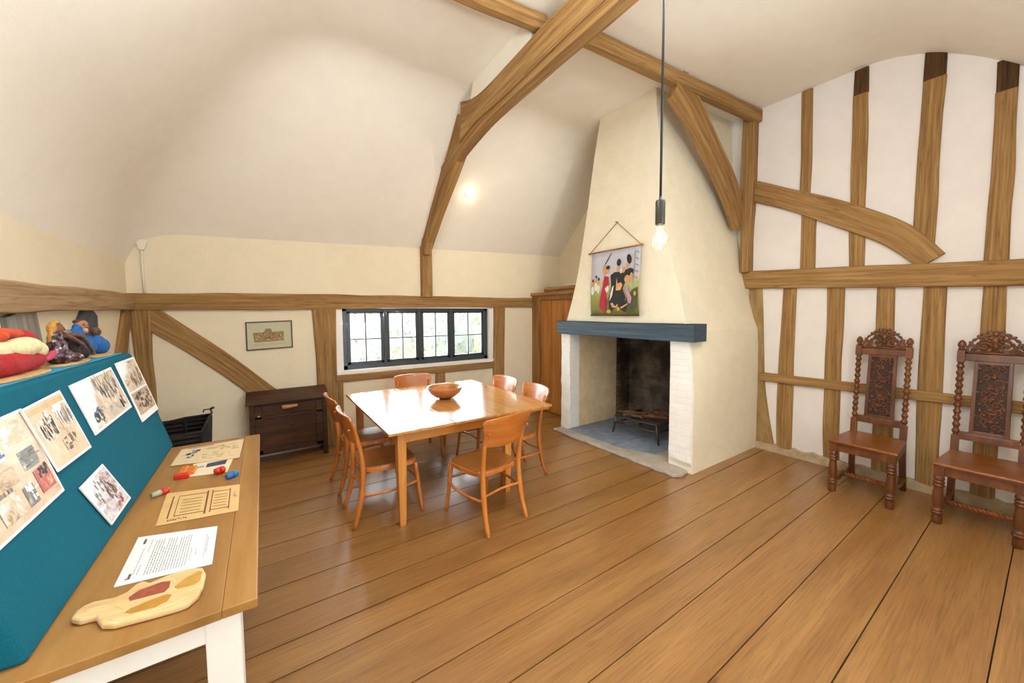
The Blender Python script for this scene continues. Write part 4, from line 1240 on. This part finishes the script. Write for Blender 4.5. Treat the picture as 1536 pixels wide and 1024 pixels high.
def sheet(label, corners, imgs, t0=.002, group='picture sheets on the teal board', marks=()):
    """corners (y,s) tl,tr,br,bl ; imgs list of (u0,v0,u1,v1,mat)"""
    q = [Vector((a, b)) for a, b in corners]
    def uv(u, v):
        p = (q[3] * (1 - u) + q[2] * u) * (1 - v) + (q[0] * (1 - u) + q[1] * u) * v
        return (p.x, p.y)
    ctr = sum(q, Vector((0, 0))) / 4
    o = thing('picture_sheet', slope(ctr.x, ctr.y, t0), label, 'picture', group)
    f = lambda a, b, t: slope(a, b, t)
    MB().prism([uv(0, 0), uv(1, 0), uv(1, 1), uv(0, 1)][::-1], f, t0, t0 + .004).build('paper_backing', M_paper, o)
    for k, (u0, v0, u1, v1, m) in enumerate(imgs):
        mb = MB()
        c4 = [uv(u0, v0), uv(u1, v0), uv(u1, v1), uv(u0, v1)]
        e = t0 + .0042 + .0003 * k
        mb.add([slope(a, b, e) for a, b in c4], [(0, 1, 2, 3)], [[(0, 0), (1, 0), (1, 1), (0, 1)]])
        w = mb.build('printed_image', m, o)
        sd = w.modifiers.new('thick', 'SOLIDIFY'); sd.thickness = .0003; sd.offset = 0
    rs = random.Random(label)
    for u0, v0, u1, v1, cnt, lw, lh, m in marks:
        mb = MB()
        for i in range(cnt):
            u = rs.uniform(u0, u1); v = rs.uniform(v0, v1); a = lw * rs.uniform(.5, 1.5); b = lh * rs.uniform(.4, 1.4); k = rs.uniform(-.4, .4) * a
            c4 = [uv(*p) for p in ((u, v), (u + a, v + k * .3), (u + a + k, v + b), (u + k, v + b))]
            mb.prism(c4, f, t0 + .0058, t0 + .006)
        mb.build('ink_strokes', m, o)
    return o
MK_D = plain('dark_sketch_ink', S('3c342e'), .6); MK_B = plain('brown_sketch_ink', S('7a5a3a'), .6); MK_W = plain('white_glint_ink', S('f2f3f5'), .4); MK_BL = plain('slate_blue_ink', S('6d80a0'), .6); MK_G = plain('grey_sketch_ink', S('8a8680'), .6)
sheet('narrow white sheet with two brown pictures at the far end of the teal board', [(2.80, .606), (3.15, .61), (3.165, .258), (2.80, .262)], [(.05, .50, .95, .97, ink(1, pale, (3, 7, 1), (-.5, .5, .42))), (.05, .10, .95, .47, ink(2, tanny, (5, 6, 1)))], marks=[(.35, .52, .85, .75, 26, .02, .09, MK_B), (.1, .15, .8, .4, 26, .05, .05, MK_D), (.3, .12, .9, .4, 20, .04, .05, MK_B)])
sheet('landscape white and tan picture sheet, second from the far end of the teal board', [(2.205, .58), (2.72, .596), (2.75, .365), (2.22, .355)], [(.03, .05, .97, .95, ink(3, bluey, (9, 4, 1), (-.9, .35, .10))), (.38, .30, .95, .92, ink(4, pale, (12, 4, 1)))], marks=[(.40, .55, .9, .85, 40, .008, .16, MK_G), (.45, .40, .92, .62, 26, .008, .12, MK_D), (.78, .10, .9, .25, 8, .02, .14, MK_D), (.12, .10, .28, .3, 16, .02, .10, MK_D), (.14, .30, .34, .42, 14, .05, .04, MK_BL)])
sheet('tan picture sheet with a gold band, overlapping the collage sheet on the teal board', [(1.812, .562), (2.10, .578), (2.12, .33), (1.836, .332)], [(.03, .04, .97, .97, ink(5, [(.3, S('8a6c48')), (.45, S('c9a97c')), (.6, S('d8bd94')), (.8, S('e6dccb'))], (3, 3, 1))), (.05, .86, .95, .93, plain('gold_band', S('c99a3e'), .4, noise=.2, nscale=60)), (.08, .42, .48, .76, ink(6, pale, (6, 3, 1))), (.60, .48, .95, .86, ink(7, bluey, (5, 7, 1), (-.4, .5, .38))), (.42, .18, .80, .36, ink(8, tanny, (8, 3, 1)))], t0=.008, marks=[(.12, .44, .46, .66, 40, .012, .09, MK_D), (.62, .50, .92, .66, 22, .012, .14, MK_G), (.45, .16, .55, .34, 9, .05, .03, MK_B), (.60, .22, .80, .34, 14, .015, .06, MK_B), (.30, .62, .62, .82, 14, .05, .03, MK_W)])
sheet('large collage sheet of small photographs at the near end of the teal board', [(1.36 + .02, .555), (1.835, .566), (1.83, .268), (1.38, .262)], [(.02, .03, .98, .97, ink(9, [(.22, S('7d8ba6')), (.3, S('a98a60')), (.5, S('cdb08a')), (.66, S('dccbb0')), (.8, S('f0efee'))], (3, 4, 1))), (.62, .70, .90, .92, ink(10, bluey, (3, 3, 1))), (.70, .42, .90, .62, ink(11, greys, (3, 3, 1))), (.58, .10, .70, .30, ink(12, greys, (4, 3, 1))), (.76, .13, .95, .38, ink(13, reds, (3, 3, 1))), (.35, .62, .58, .86, ink(14, bluey, (4, 3, 1), (.3, .3, .5))), (.30, .10, .52, .34, ink(15, pale, (5, 3, 1))), (.36, .38, .60, .54, ink(16, tanny, (4, 4, 1)))], marks=[(.60, .12, .70, .28, 8, .03, .05, MK_W), (.72, .44, .88, .6, 10, .06, .02, MK_G), (.78, .26, .93, .36, 12, .02, .05, MK_D), (.32, .12, .5, .32, 16, .015, .09, MK_G), (.38, .64, .56, .84, 14, .04, .05, MK_BL)])
sheet('small tilted mounted picture near the bottom of the teal board', [(1.914, .239), (2.15, .246), (2.242, .042), (1.992, .041)], [(.05, .05, .95, .95, ink(17, redd, (5, 7, 1), (-.5, .4, .35)))], t0=.004, marks=[(.15, .35, .8, .85, 26, .02, .10, MK_G), (.5, .2, .9, .6, 16, .02, .12, plain('russet_ink', S('7a4234'), .6)), (.55, .1, .75, .22, 9, .04, .05, plain('red_ink', S('b8402c'), .6))])

# papers on the display table
def flat(name, label, cat, poly, mats, h=.0025, z=DZ, extra=None, group=None, bevel=0):
    cx = sum(p[0] for p in poly) / len(poly); cy = sum(p[1] for p in poly) / len(poly)
    o = thing(name, (cx, cy, z), label, cat, group)
    MB().prism(poly[::-1], lambda a, b, t: (a, b, t), z + .0008, z + h).build('page', mats, o, bevel=bevel)
    return o
def bil(q, u, v):
    q = [Vector(p) for p in q]
    p = (q[3] * (1 - u) + q[2] * u) * (1 - v) + (q[0] * (1 - u) + q[1] * u) * v
    return p
def strokes(o, q, rects, mats, z, name='printed_text'):
    mb = MB()
    for u0, v0, u1, v1, mi in rects:
        c = [bil(q, u0, v0), bil(q, u1, v0), bil(q, u1, v1), bil(q, u0, v1)]
        mb.prism([(p.x, p.y) for p in c], lambda a, b, t: (a, b, t), z, z + .0003, mi)
    return mb.build(name, mats, o)
def xy(l): return [(a * .998, b * 1.0) for a, b in l]
# text sheet (lines of print run across the table)
q = [(-.418, 1.915), (-.177, 1.84), (-.170, 1.565), (-.411, 1.60)]
o = flat('printed_page', 'white printed page of text lying on the display table beside the carved tray', 'paper', q, M_paper)
rs = random.Random(21)
rects = []
for i in range(15):
    u = .26 + i * .030
    v = .10
    while v < .84 - (.25 if i in (4, 9) else 0):
        l = rs.uniform(.02, .07)
        rects.append((u, v, u + .010, min(v + l, .86), 0)); v += l + .012
for u, v0, v1 in ((.14, .16, .70), (.18, .14, .30), (.20, .60, .86), (.72, .2, .5), (.78, .3, .45), (.88, .2, .75), (.90, .3, .66)):
    v = v0
    while v < v1:
        l = rs.uniform(.02, .06); rects.append((u, v, u + .008, v + l, 0)); v += l + .012
rects += [(.10, .80, .13, .92, 1), (.10, .08, .13, .18, 1), (.08, .08, .10, .10, 1)]
strokes(o, q, rects, [M_inkgrey, M_ink], DZ + .0026)
# parchment
q = [(-.401, 2.32), (-.12, 2.24), (-.115, 1.94), (-.382, 1.98)]
o = flat('parchment_page', 'tan parchment page with drawn panel lines on the display table', 'paper', q, M_parch)
rects = []
for a, b, c, d in ((.10, .15, .12, .85), (.18, .18, .19, .8), (.55, .10, .575, .9), (.62, .12, .635, .9), (.86, .12, .875, .88)):
    rects.append((a, b, c, d, 0))
for v in (.18, .82): rects += [(.18, v, .55, v + .02, 0), (.63, v, .87, v + .02, 0)]
for i in range(5): rects += [(.24, .27 + i * .1, .50, .285 + i * .1, 0), (.66, .28 + i * .1, .83, .295 + i * .1, 0)]
for i in range(8): rects.append((.12 + i * .03, .06 + rs.uniform(0, .03), .14 + i * .03, .09 + rs.uniform(0, .04), 0))
for i in range(6): rects.append((.9 + rs.uniform(0, .06), .5 + i * .05, .93 + rs.uniform(0, .04), .53 + i * .05, 1))
strokes(o, q, rects, [M_ink, plain('blue_grey_ink', S('6b7078'), .7)], DZ + .0026, 'drawn_lines')
# leaflets at the far end
q2 = [(-.35, 2.70), (-.165, 2.74), (-.185, 2.46), (-.345, 2.50)]
o = flat('leaflet', 'smaller cream leaflet with a dark blue patch, partly under the far leaflet', 'leaflet', q2, plain('cream_leaflet', S('e8d8b4'), .6, noise=.05), .002, group='leaflets at the far end of the display table')
strokes(o, q2, [(.35, .5, .85, .78, 0), (.10, .55, .3, .7, 1)], [plain('navy_ink', S('3a3f5c'), .6), plain('pale_blue_ink', S('9aa7b4'), .6)], DZ + .0021, 'printed_image')
q1 = [(-.445, 3.03), (-.130, 3.05), (-.140, 2.66), (-.452, 2.73)]
o = flat('leaflet', 'larger cream leaflet with a brown line drawing at the far end of the display table', 'leaflet', q1, plain('cream_leaflet_paper', S('ddc49a'), .6, noise=.05), .0035, z=DZ + .0022, group='leaflets at the far end of the display table')
rects = []
for i in range(30):
    u = .38 + rs.random() * .5; v = .15 + rs.random() * .7
    rects.append((u, v, u + rs.uniform(.03, .12), v + rs.uniform(.012, .04), 0))
for i in range(12):
    u = .08 + rs.random() * .22; v = .3 + rs.random() * .5
    rects.append((u, v, u + rs.uniform(.03, .08), v + rs.uniform(.05, .12), 1 + i % 2))
rects.append((.1, .93, .5, .96, 2))
strokes(o, q1, rects, [plain('tan_ink', S('b08e5c'), .7), plain('pale_blue_print', S('9db0b8'), .6), plain('indigo_print', S('4b4864'), .6)], DZ + .0058, 'printed_image')

# little markers
M_red = plain('red_plastic', S('d2281a'), .35); M_orange = plain('orange_plastic', S('e07a1e'), .4, noise=.2, nscale=50); M_blue = plain('blue_plastic', S('1f6fb4'), .35); M_green = plain('grey_green', S('a8ac8e'), .5)
def marker(label, p0, p1, r, mbody, mcap, name='marker_pen', cat='pen'):
    p0 = Vector((*p0, DZ + r + .001)); p1 = Vector((*p1, DZ + r + .001))
    o = thing(name, (*((p0 + p1) / 2).xy, DZ), label, cat, 'small coloured pieces on the display table')
    m = p0.lerp(p1, .55)
    MB().tube([p0, p0.lerp(m, .5), m], [r * .9, r, r], 12).build('body', mbody, o)
    MB().tube([m, m.lerp(p1, .8), p1], [r * 1.06, r * 1.06, r * .7], 12).build('cap', mcap, o)
marker('stubby red marker with a grey tip beside the parchment', (-.452, 2.30), (-.395, 2.335), .013, M_green, M_red)
marker('stubby red marker at the near right corner of the small leaflet', (-.235, 2.45), (-.195, 2.47), .017, M_red, M_red)
marker('short blue marker next to the red one near the table edge', (-.180, 2.345), (-.135, 2.375), .015, M_blue, M_blue)
o = thing('plastic_block', (-.37, 2.58, DZ), 'red and orange plastic block at the left end of the small leaflet', 'block', 'small coloured pieces on the display table')
MB().box((-.372, 2.50, DZ + .013), (.06, .03, .024), rot=(0, 0, -.05)).build('block_base', M_red, o, bevel=.004)
MB().box((-.378, 2.57, DZ + .012), (.028, .13, .022), rot=(0, 0, -.05)).box((-.345, 2.575, DZ + .010), (.04, .09, .018), rot=(0, 0, -.05)).build('block_body', M_orange, o, bevel=.004)

# carved tray
def tray():
    o = thing('carved_tray', (-.30, 1.46, DZ), 'pale carved wooden tray with red and ochre hollows on the display table', 'tray')
    ol = [(-.462, 1.50), (-.462, 1.47), (-.44, 1.448), (-.408, 1.443), (-.40, 1.425), (-.385, 1.395), (-.36, 1.378), (-.33, 1.372), (-.29, 1.365), (-.23, 1.357), (-.205, 1.358), (-.185, 1.385), (-.178, 1.43), (-.178, 1.49), (-.19, 1.53), (-.225, 1.55), (-.275, 1.548), (-.315, 1.535), (-.335, 1.558), (-.352, 1.548), (-.365, 1.52), (-.385, 1.512), (-.43, 1.523), (-.45, 1.518)]
    mb = MB(); mb.prism(ol, lambda a, b, t: (a, b, t), DZ + .001, DZ + .020)
    b = mb.build('tray_body', M_pine, o, bevel=.007, seg=3)
    def hollow(nm, pts, m):
        MB().prism(pts, lambda a, b, t: (a, b, t), DZ + .0195, DZ + .0212).build(nm, m, o, bevel=.0008)
    hollow('red_hollow', [(-.352, 1.482), (-.345, 1.462), (-.27, 1.452), (-.262, 1.47), (-.264, 1.502), (-.285, 1.512), (-.335, 1.505)], plain('red_stain', S('a5503a'), .4, noise=.4, nscale=60))
    hollow('ochre_hollow', [(-.345, 1.412), (-.33, 1.397), (-.28, 1.390), (-.255, 1.400), (-.25, 1.425), (-.262, 1.437), (-.30, 1.432), (-.335, 1.424)], plain('ochre_stain', S('b8832c'), .5, noise=.2, nscale=40))
    hollow('ochre_hollow', [(-.25, 1.462), (-.24, 1.447), (-.20, 1.440), (-.188, 1.455), (-.188, 1.50), (-.20, 1.512), (-.235, 1.487)], plain('ochre_stain_pale', S('c0913c'), .5, noise=.2, nscale=40))
    mb = MB()
    for pts in ([(-.44, 1.485), (-.40, 1.480), (-.37, 1.455), (-.35, 1.43)], [(-.30, 1.52), (-.27, 1.518), (-.255, 1.50), (-.25, 1.47)], [(-.37, 1.40), (-.33, 1.385), (-.25, 1.378), (-.21, 1.39)]):
        mb.tube(catmull([(a, b, DZ + .019) for a, b in pts], .01), .0035, 6)
    mb.build('carved_ridge', M_pine, o)
tray()

# ================================================================== FIGURINES
TEX = bpy.data.textures.new('cloth_folds', 'CLOUDS'); TEX.noise_scale = .035; TEX.noise_depth = 2
def blob(name, ells, mat, parent, voxel=.006, fold=.0, it=6):
    off = Vector((0, 0, 0)); qq = parent
    while qq is not None:
        off += qq.location; qq = qq.parent
    mb = MB()
    for e in ells:
        c, r = e[0], e[1]
        R = Euler(e[2]).to_matrix() if len(e) > 2 else None
        mb.ball(Vector(c), r, 16, 12, R=R)
    o = mb.build(name, mat, parent, weld=True)
    rm = o.modifiers.new('merge', 'REMESH'); rm.mode = 'VOXEL'; rm.voxel_size = voxel; rm.use_smooth_shade = True
    sm = o.modifiers.new('soft', 'SMOOTH'); sm.iterations = it; sm.factor = .5
    if fold:
        dp = o.modifiers.new('folds', 'DISPLACE'); dp.texture = TEX; dp.strength = fold; dp.mid_level = .5; dp.texture_coords = 'LOCAL'
    return o
ZS = 1.486
def face(head, c, r, d, mskin, mdark):
    """eyes, brows, nose and mouth on the side of a small head that looks along d"""
    d = Vector(d).normalized(); sd = Vector((-d.y, d.x, 0)).normalized(); up = sd.cross(d) * -1
    if up.z < 0: up = -up
    c = Vector(c)
    mb = MB()
    mb.ball(c + d * r * .98 - up * r * .12, (r * .20,) * 3, 8, 6, 0)
    for s in (-1, 1):
        mb.ball(c + d * r * .86 + sd * s * r * .36 + up * r * .10, (r * .13,) * 3, 8, 6, 1)
        mb.tube([c + d * r * .88 + sd * s * r * .20 + up * r * .30, c + d * r * .80 + sd * s * r * .54 + up * r * .30], r * .06, 6, 1)
        mb.ball(c + sd * s * r * .95, (r * .16,) * 3, 8, 6, 0)
    mb.tube([c + d * r * .88 + sd * r * .26 - up * r * .48, c + d * r * .96 - up * r * .50, c + d * r * .88 - sd * r * .26 - up * r * .48], r * .07, 6, 1)
    mb.build('face', [mskin, mdark], head)
M_skin = plain('brown_clay_skin', S('7a4a30'), .6, noise=.15, nscale=80)
M_skin2 = plain('tan_clay_skin', S('a8714a'), .6, noise=.15, nscale=80)
M_eye = plain('dark_features', S('20140e'), .5)
M_redcloth = plain('red_cloth', S('b3121a'), .75, noise=.25, nscale=40)
M_cream = plain('cream_wool', S('e9d9a8'), .9, noise=.2, nscale=50, bump=.4)
M_orangecloth = plain('orange_red_cloth', S('d4491c'), .75, noise=.3, nscale=40)
M_pink = plain('pink_gauze', S('c23a5e'), .6, noise=.2)
M_bluec = plain('blue_cloth', S('1561a6'), .75, noise=.25, nscale=40)
M_blonde = plain('blonde_hair', S('c08a34'), .7, noise=.3, nscale=120, bump=.4)
M_brownw = plain('brown_clay', S('6e4a30'), .65, noise=.35, nscale=60, bump=.3)
def sequin():
    t = NT('dark_sequin_cloth')
    v = t.coord('Object')
    vo = t.n('ShaderNodeTexVoronoi', Vector=v, Scale=120.0)
    c = t.ramp(vo.outputs['Color'], [(.2, S('2a1218')), (.55, S('4a1c26')), (.8, S('6a5a62')), (.95, S('d8d4da'))])
    return t.bsdf(c, .35, vo.outputs[0], .4, .003)
M_sequin = sequin()
M_darkrobe = plain('dark_brown_robe', S('2e1c12'), .8, noise=.4, nscale=60)

def figurines():
    M_dskin = plain('dark_clay_skin', S('5a3826'), .55, noise=.15, nscale=80)
    # red robed, cream bearded figure lying on the board top
    g = thing('cloth_figurine', (-.80, 2.20, ZS), 'red robed figurine with cream beard lying on top of the teal board', 'figurine', 'figurines on the display board')
    blob('red_robe', [((-.785, 2.12, ZS + .045), (.062, .21, .052)), ((-.785, 2.27, ZS + .042), (.055, .12, .046)), ((-.80, 1.98, ZS + .05), (.07, .12, .055))], M_redcloth, g, .008, .010)
    blob('red_shawl', [((-.82, 2.37, ZS + .100), (.045, .075, .058), (.3, 0, 0)), ((-.84, 2.26, ZS + .125), (.045, .10, .04))], M_redcloth, g, .007, .008)
    h = blob('head', [((-.775, 2.375, ZS + .062), (.026, .028, .028))], M_skin2, g, .005)
    face(h, (-.775, 2.375, ZS + .062), .026, (.6, .75, 0), M_skin2, M_eye)
    blob('beard', [((-.775, 2.22, ZS + .092), (.050, .13, .040), (.08, 0, 0)), ((-.77, 2.31, ZS + .078), (.042, .055, .036)), ((-.785, 2.09, ZS + .092), (.045, .08, .036))], M_cream, g, .006, .008)
    blob('hood', [((-.805, 2.20, ZS + .150), (.042, .12, .022), (-.05, 0, 0)), ((-.80, 2.10, ZS + .140), (.045, .07, .022))], M_orangecloth, g, .006, .006)
    blob('pink_scarf', [((-.755, 2.41, ZS + .045), (.016, .05, .014), (.35, 0, 0))], M_pink, g, .004, .004)
    # dark brown robed figure with long blonde hair
    g = thing('cloth_figurine', (-.77, 2.62, ZS), 'dark brown figurine with blonde hair and sequined robe leaning on the board top', 'figurine', 'figurines on the display board')
    blob('sequined_robe', [((-.765, 2.53, ZS + .03), (.042, .068, .036)), ((-.77, 2.525, ZS + .075), (.032, .042, .05)), ((-.772, 2.52, ZS + .115), (.024, .030, .035)), ((-.745, 2.60, ZS + .020), (.036, .045, .024))], M_sequin, g, .005, .010)
    blob('dark_cloak', [((-.775, 2.68, ZS + .055), (.036, .040, .058)), ((-.765, 2.76, ZS + .030), (.034, .035, .034)), ((-.775, 2.74, ZS + .075), (.030, .045, .035)), ((-.785, 2.62, ZS + .105), (.026, .050, .030))], M_darkrobe, g, .005, .010)
    h = blob('head', [((-.772, 2.545, ZS + .158), (.021, .023, .028), (-.4, 0, 0)), ((-.772, 2.535, ZS + .130), (.014, .014, .03))], M_skin, g, .004)
    face(h, (-.772, 2.547, ZS + .158), .022, (.8, .5, -.1), M_skin, M_eye)
    blob('blonde_hair', [((-.778, 2.515, ZS + .160), (.018, .013, .028), (-.3, 0, 0)), ((-.778, 2.500, ZS + .115), (.012, .011, .038)), ((-.775, 2.54, ZS + .184), (.018, .024, .009))], M_blonde, g, .004, .004)
    for k, pts in enumerate(([(-.760, 2.56, ZS + .128), (-.745, 2.62, ZS + .105), (-.735, 2.675, ZS + .075)], [(-.770, 2.60, ZS + .122), (-.755, 2.72, ZS + .118), (-.742, 2.785, ZS + .07), (-.735, 2.815, ZS + .02)])):
        p = catmull(pts, .02); n = len(p)
        MB().tube(p, [.013 - .006 * i / n for i in range(n)], 10).ball(p[-1], .010, 10, 8).build('arm', M_brownw, g)
    # blue figures
    g = thing('cloth_figurine', (-.80, 2.90, ZS), 'blue cloaked figurine with a bearded brown face, taller of the two blue ones', 'figurine', 'figurines on the display board')
    blob('blue_cloak', [((-.80, 2.89, ZS + .05), (.045, .075, .056)), ((-.805, 2.86, ZS + .105), (.034, .045, .045)), ((-.80, 2.81, ZS + .112), (.030, .055, .024), (.35, 0, 0)), ((-.79, 2.97, ZS + .055), (.032, .04, .05)), ((-.80, 2.865, ZS + .145), (.020, .018, .03))], M_bluec, g, .005, .010)
    h = blob('head', [((-.80, 2.925, ZS + .163), (.028, .027, .031)), ((-.80, 2.915, ZS + .13), (.016, .016, .025))], M_skin2, g, .004)
    face(h, (-.80, 2.925, ZS + .163), .027, (.8, -.5, 0), M_skin2, M_eye)
    blob('hair', [((-.808, 2.93, ZS + .183), (.026, .027, .014))], plain('dark_brown_hair', S('5a3018'), .8, noise=.3, nscale=100), h, .004)
    blob('beard', [((-.784, 2.914, ZS + .137), (.012, .014, .016))], plain('pale_beard', S('c9a284'), .8, noise=.2, nscale=100), h, .003)
    blob('wing', [((-.82, 2.785, ZS + .118), (.022, .045, .024), (.5, 0, 0))], plain('grey_brown_wool', S('8a7a6a'), .9, noise=.3, nscale=80), g, .005, .008)
    g = thing('cloth_figurine', (-.77, 3.06, ZS), 'small round blue figurine with dark brown head, at the far end of the teal board', 'figurine', 'figurines on the display board')
    blob('blue_robe', [((-.775, 3.065, ZS + .042), (.042, .062, .050)), ((-.775, 3.035, ZS + .062), (.034, .045, .045))], M_bluec, g, .005, .004)
    h = blob('head', [((-.78, 3.045, ZS + .124), (.022, .023, .028)), ((-.78, 3.045, ZS + .10), (.014, .014, .02))], M_dskin, g, .004)
    face(h, (-.78, 3.045, ZS + .124), .022, (.9, -.3, 0), M_dskin, M_eye)
figurines()

# ================================================================== OUTDOORS
def outdoors():
    t = NT('garden_grass')
    v = t.coord('Object', rand=False)
    a = t.n('ShaderNodeTexNoise', Vector=v, Scale=9.0, Detail=8.0, Roughness=.8)
    c = t.ramp(a.outputs[0], [(.3, S('84886e')), (.5, S('9a9c88')), (.7, S('aeae9e'))])
    gm = t.bsdf(c, 1.0, spec=.1)
    mb = MB(); n = 30
    vs = []
    for j in range(n + 1):
        for i in range(n + 1):
            x = -8 + 22 * i / n; y = 5.6 + 10 * j / n
            z = -.4 + max(0, (y - 7.5)) * .34 + .06 * math.sin(x * 2.3 + y) + .05 * math.sin(x * 5.1 - y * 3)
            vs.append((x, y, z))
    mb.add(vs, [(j * (n + 1) + i, j * (n + 1) + i + 1, (j + 1) * (n + 1) + i + 1, (j + 1) * (n + 1) + i) for j in range(n) for i in range(n)], None, 0, True)
    mb.build('garden_ground', gm, kind='structure')
    def hedge(name, label, x0, x1, y, z0, h, cols, cnt, seed, kind=None, cat='hedge'):
        rs = random.Random(seed); mb = MB()
        for i in range(cnt):
            x = rs.uniform(x0, x1); z = z0 + rs.random() ** .8 * h; yy = y + rs.uniform(-.35, .35)
            R = Euler((rs.uniform(0, 3), rs.uniform(0, 3), rs.uniform(0, 3))).to_matrix(); s = rs.uniform(.03, .08)
            q = [Vector((x, yy, z)) + R @ Vector(p) for p in ((-s, 0, 0), (0, -s * .5, 0), (s, 0, 0), (0, s * .5, 0))]
            mb.add(q, [(0, 1, 2, 3)], None, rs.randrange(len(cols)))
        core = [((x0 + x1) / 2 + (x1 - x0) / 2 * a, y + .25 * b, z0 + h * .9 * c) for c in (0, 1) for a, b in ((-.92, -1), (.92, -1), (.92, 1), (-.92, 1))]
        mb.add(core, [(0, 1, 5, 4), (1, 2, 6, 5), (2, 3, 7, 6), (3, 0, 4, 7), (4, 5, 6, 7)], None, 1)
        o = mb.build(name, [plain(name + '_leaf_%d' % k, S(cc), .7) for k, cc in enumerate(cols)], weld=False)
        tag(o, label, cat, kind=kind)
    hedge('garden_hedge', 'pale sunlit hedge outside the window behind the glass', -1, 9, 8.8, -.1, 2.0, ['a6a49a', '9c9c90', '929286', 'b0aea6', '88887c'], 9000, 1, 'stuff')
    hedge('garden_shrub', 'yellow-green shrub seen through the rightmost window panes', 4.2, 5.5, 7.7, -.3, 1.9, ['98a070', 'a4a880', '8c966a'], 1500, 2, None, 'shrub')
    hedge('garden_shrub', 'low yellow-green shrub seen through the second window from the left', 2.2, 3.2, 7.7, -.3, 1.3, ['a0a47c', 'a8aa86', '949a74'], 900, 3, None, 'shrub')
outdoors()

# ================================================================== LIGHT
def light(name, typ, loc, energy, col, size=.1, target=None, size_y=None, spot=None, blend=.5):
    d = bpy.data.lights.new(name, typ); d.energy = energy; d.color = col[:3]
    if typ == 'AREA':
        d.size = size
        if size_y: d.shape = 'RECTANGLE'; d.size_y = size_y
    elif typ == 'SUN': d.angle = size
    else: d.shadow_soft_size = size
    if typ == 'SPOT': d.spot_size = spot; d.spot_blend = blend
    o = bpy.data.objects.new(name, d); COL.objects.link(o); o.location = loc
    if target is not None:
        o.rotation_euler = (Vector(target) - Vector(loc)).to_track_quat('-Z', 'Y').to_euler()
    return o
w = bpy.data.worlds.new('sky'); SC.world = w; w.use_nodes = True
bg = w.node_tree.nodes['Background']; bg.inputs[0].default_value = (.74, .86, 1.0, 1); bg.inputs[1].default_value = 8.6
WARM = S('ffdcae'); DAY = (1, .97, .93)
def portal(name, loc, sx, sz, target):
    o = light(name, 'AREA', loc, 1, (1, 1, 1), sx, target=target, size_y=sz)
    o.data.cycles.is_portal = True
    return o
# sampling portals in the window openings: the sky gives daylight, boosted at the far window
portal('sky_portal_near', (1.6, YF - .1, 1.5), 1.2, 1.6, (1.6, 3, 1.5))
portal('sky_portal_left', (XL - .1, .25, 1.75), 1.1, 1.1, (3, .25, 1.75))
portal('sky_portal_far', (1.99, YB + .18, 1.36), 2.38, .88, (1.99, 0, 1.36))
light('daylight_window_far', 'AREA', (1.99, YB + .24, 1.40), 100, (.90, .95, 1.0), 2.15, target=(2.3, 2.5, .1), size_y=.78)  # area lamp added outside the far window to strengthen its daylight
# lamps and added fill lights
light('pendant_glow', 'POINT', (1.39, .95, 1.92), 4, S('ffdca8'), .03)
p = SPOT + SPOTN * .10
light('spot_glow', 'POINT', p, .9, S('ffe8c4'), .03)
for x, y, e in ((2.85, .25, 60), (3.9, 1.0, 6), (3.1, 1.6, 6), (.2, 2.2, 14), (1.2, 3.4, 10)):
    z = ceil_z(x, y) - .04
    light('pool_and_fill_spot', 'SPOT', (x, y, z), e, (1.0, .90, .74), .05, target=(x, y + .01, 0), spot=math.radians(100), blend=.6)  # first spot makes the floor pool; the others are added fill without fittings

for x, y, e in ((.2, 1.5, 55), (1.7, .5, 55), (2.7, -.1, 42)):
    light('room_fill', 'POINT', (x, y, 3.35), e, (.86, .94, 1.04), .14)  # unseen fill points added above the view to brighten ceiling and walls

light('bay_fill', 'SPOT', (2.6, .2, 3.35), 170, (1.0, .93, .80), .05, target=(2.95, 4.8, 3.15), spot=math.radians(42), blend=1.0)  # unseen spot added to brighten the slope beyond the truss

# ================================================================== CAMERA
f_px, yaw, pit, rol, cy = 554.617, .594252, .0586704, -.00572448, 502.55
cam = bpy.data.cameras.new('camera'); co = bpy.data.objects.new('camera', cam); COL.objects.link(co)
cam.sensor_width = 36; cam.lens = 36 * f_px / 1536; cam.shift_y = -(512 - cy) / 1536
cam.clip_start = .05
fw = Vector((math.sin(yaw) * math.cos(pit), math.cos(yaw) * math.cos(pit), -math.sin(pit)))
rt = Vector((math.cos(yaw), -math.sin(yaw), 0)); up = rt.cross(fw)
r = rt * math.cos(rol) + up * math.sin(rol); u = r.cross(fw)
co.matrix_world = Matrix(((r.x, u.x, -fw.x, 0), (r.y, u.y, -fw.y, 0), (r.z, u.z, -fw.z, 1.70), (0, 0, 0, 1)))
SC.camera = co
vs = SC.view_settings
vs.view_transform = 'Standard'; vs.look = 'None'; vs.gamma = 1; vs.exposure = 0.28; vs.use_curve_mapping = False
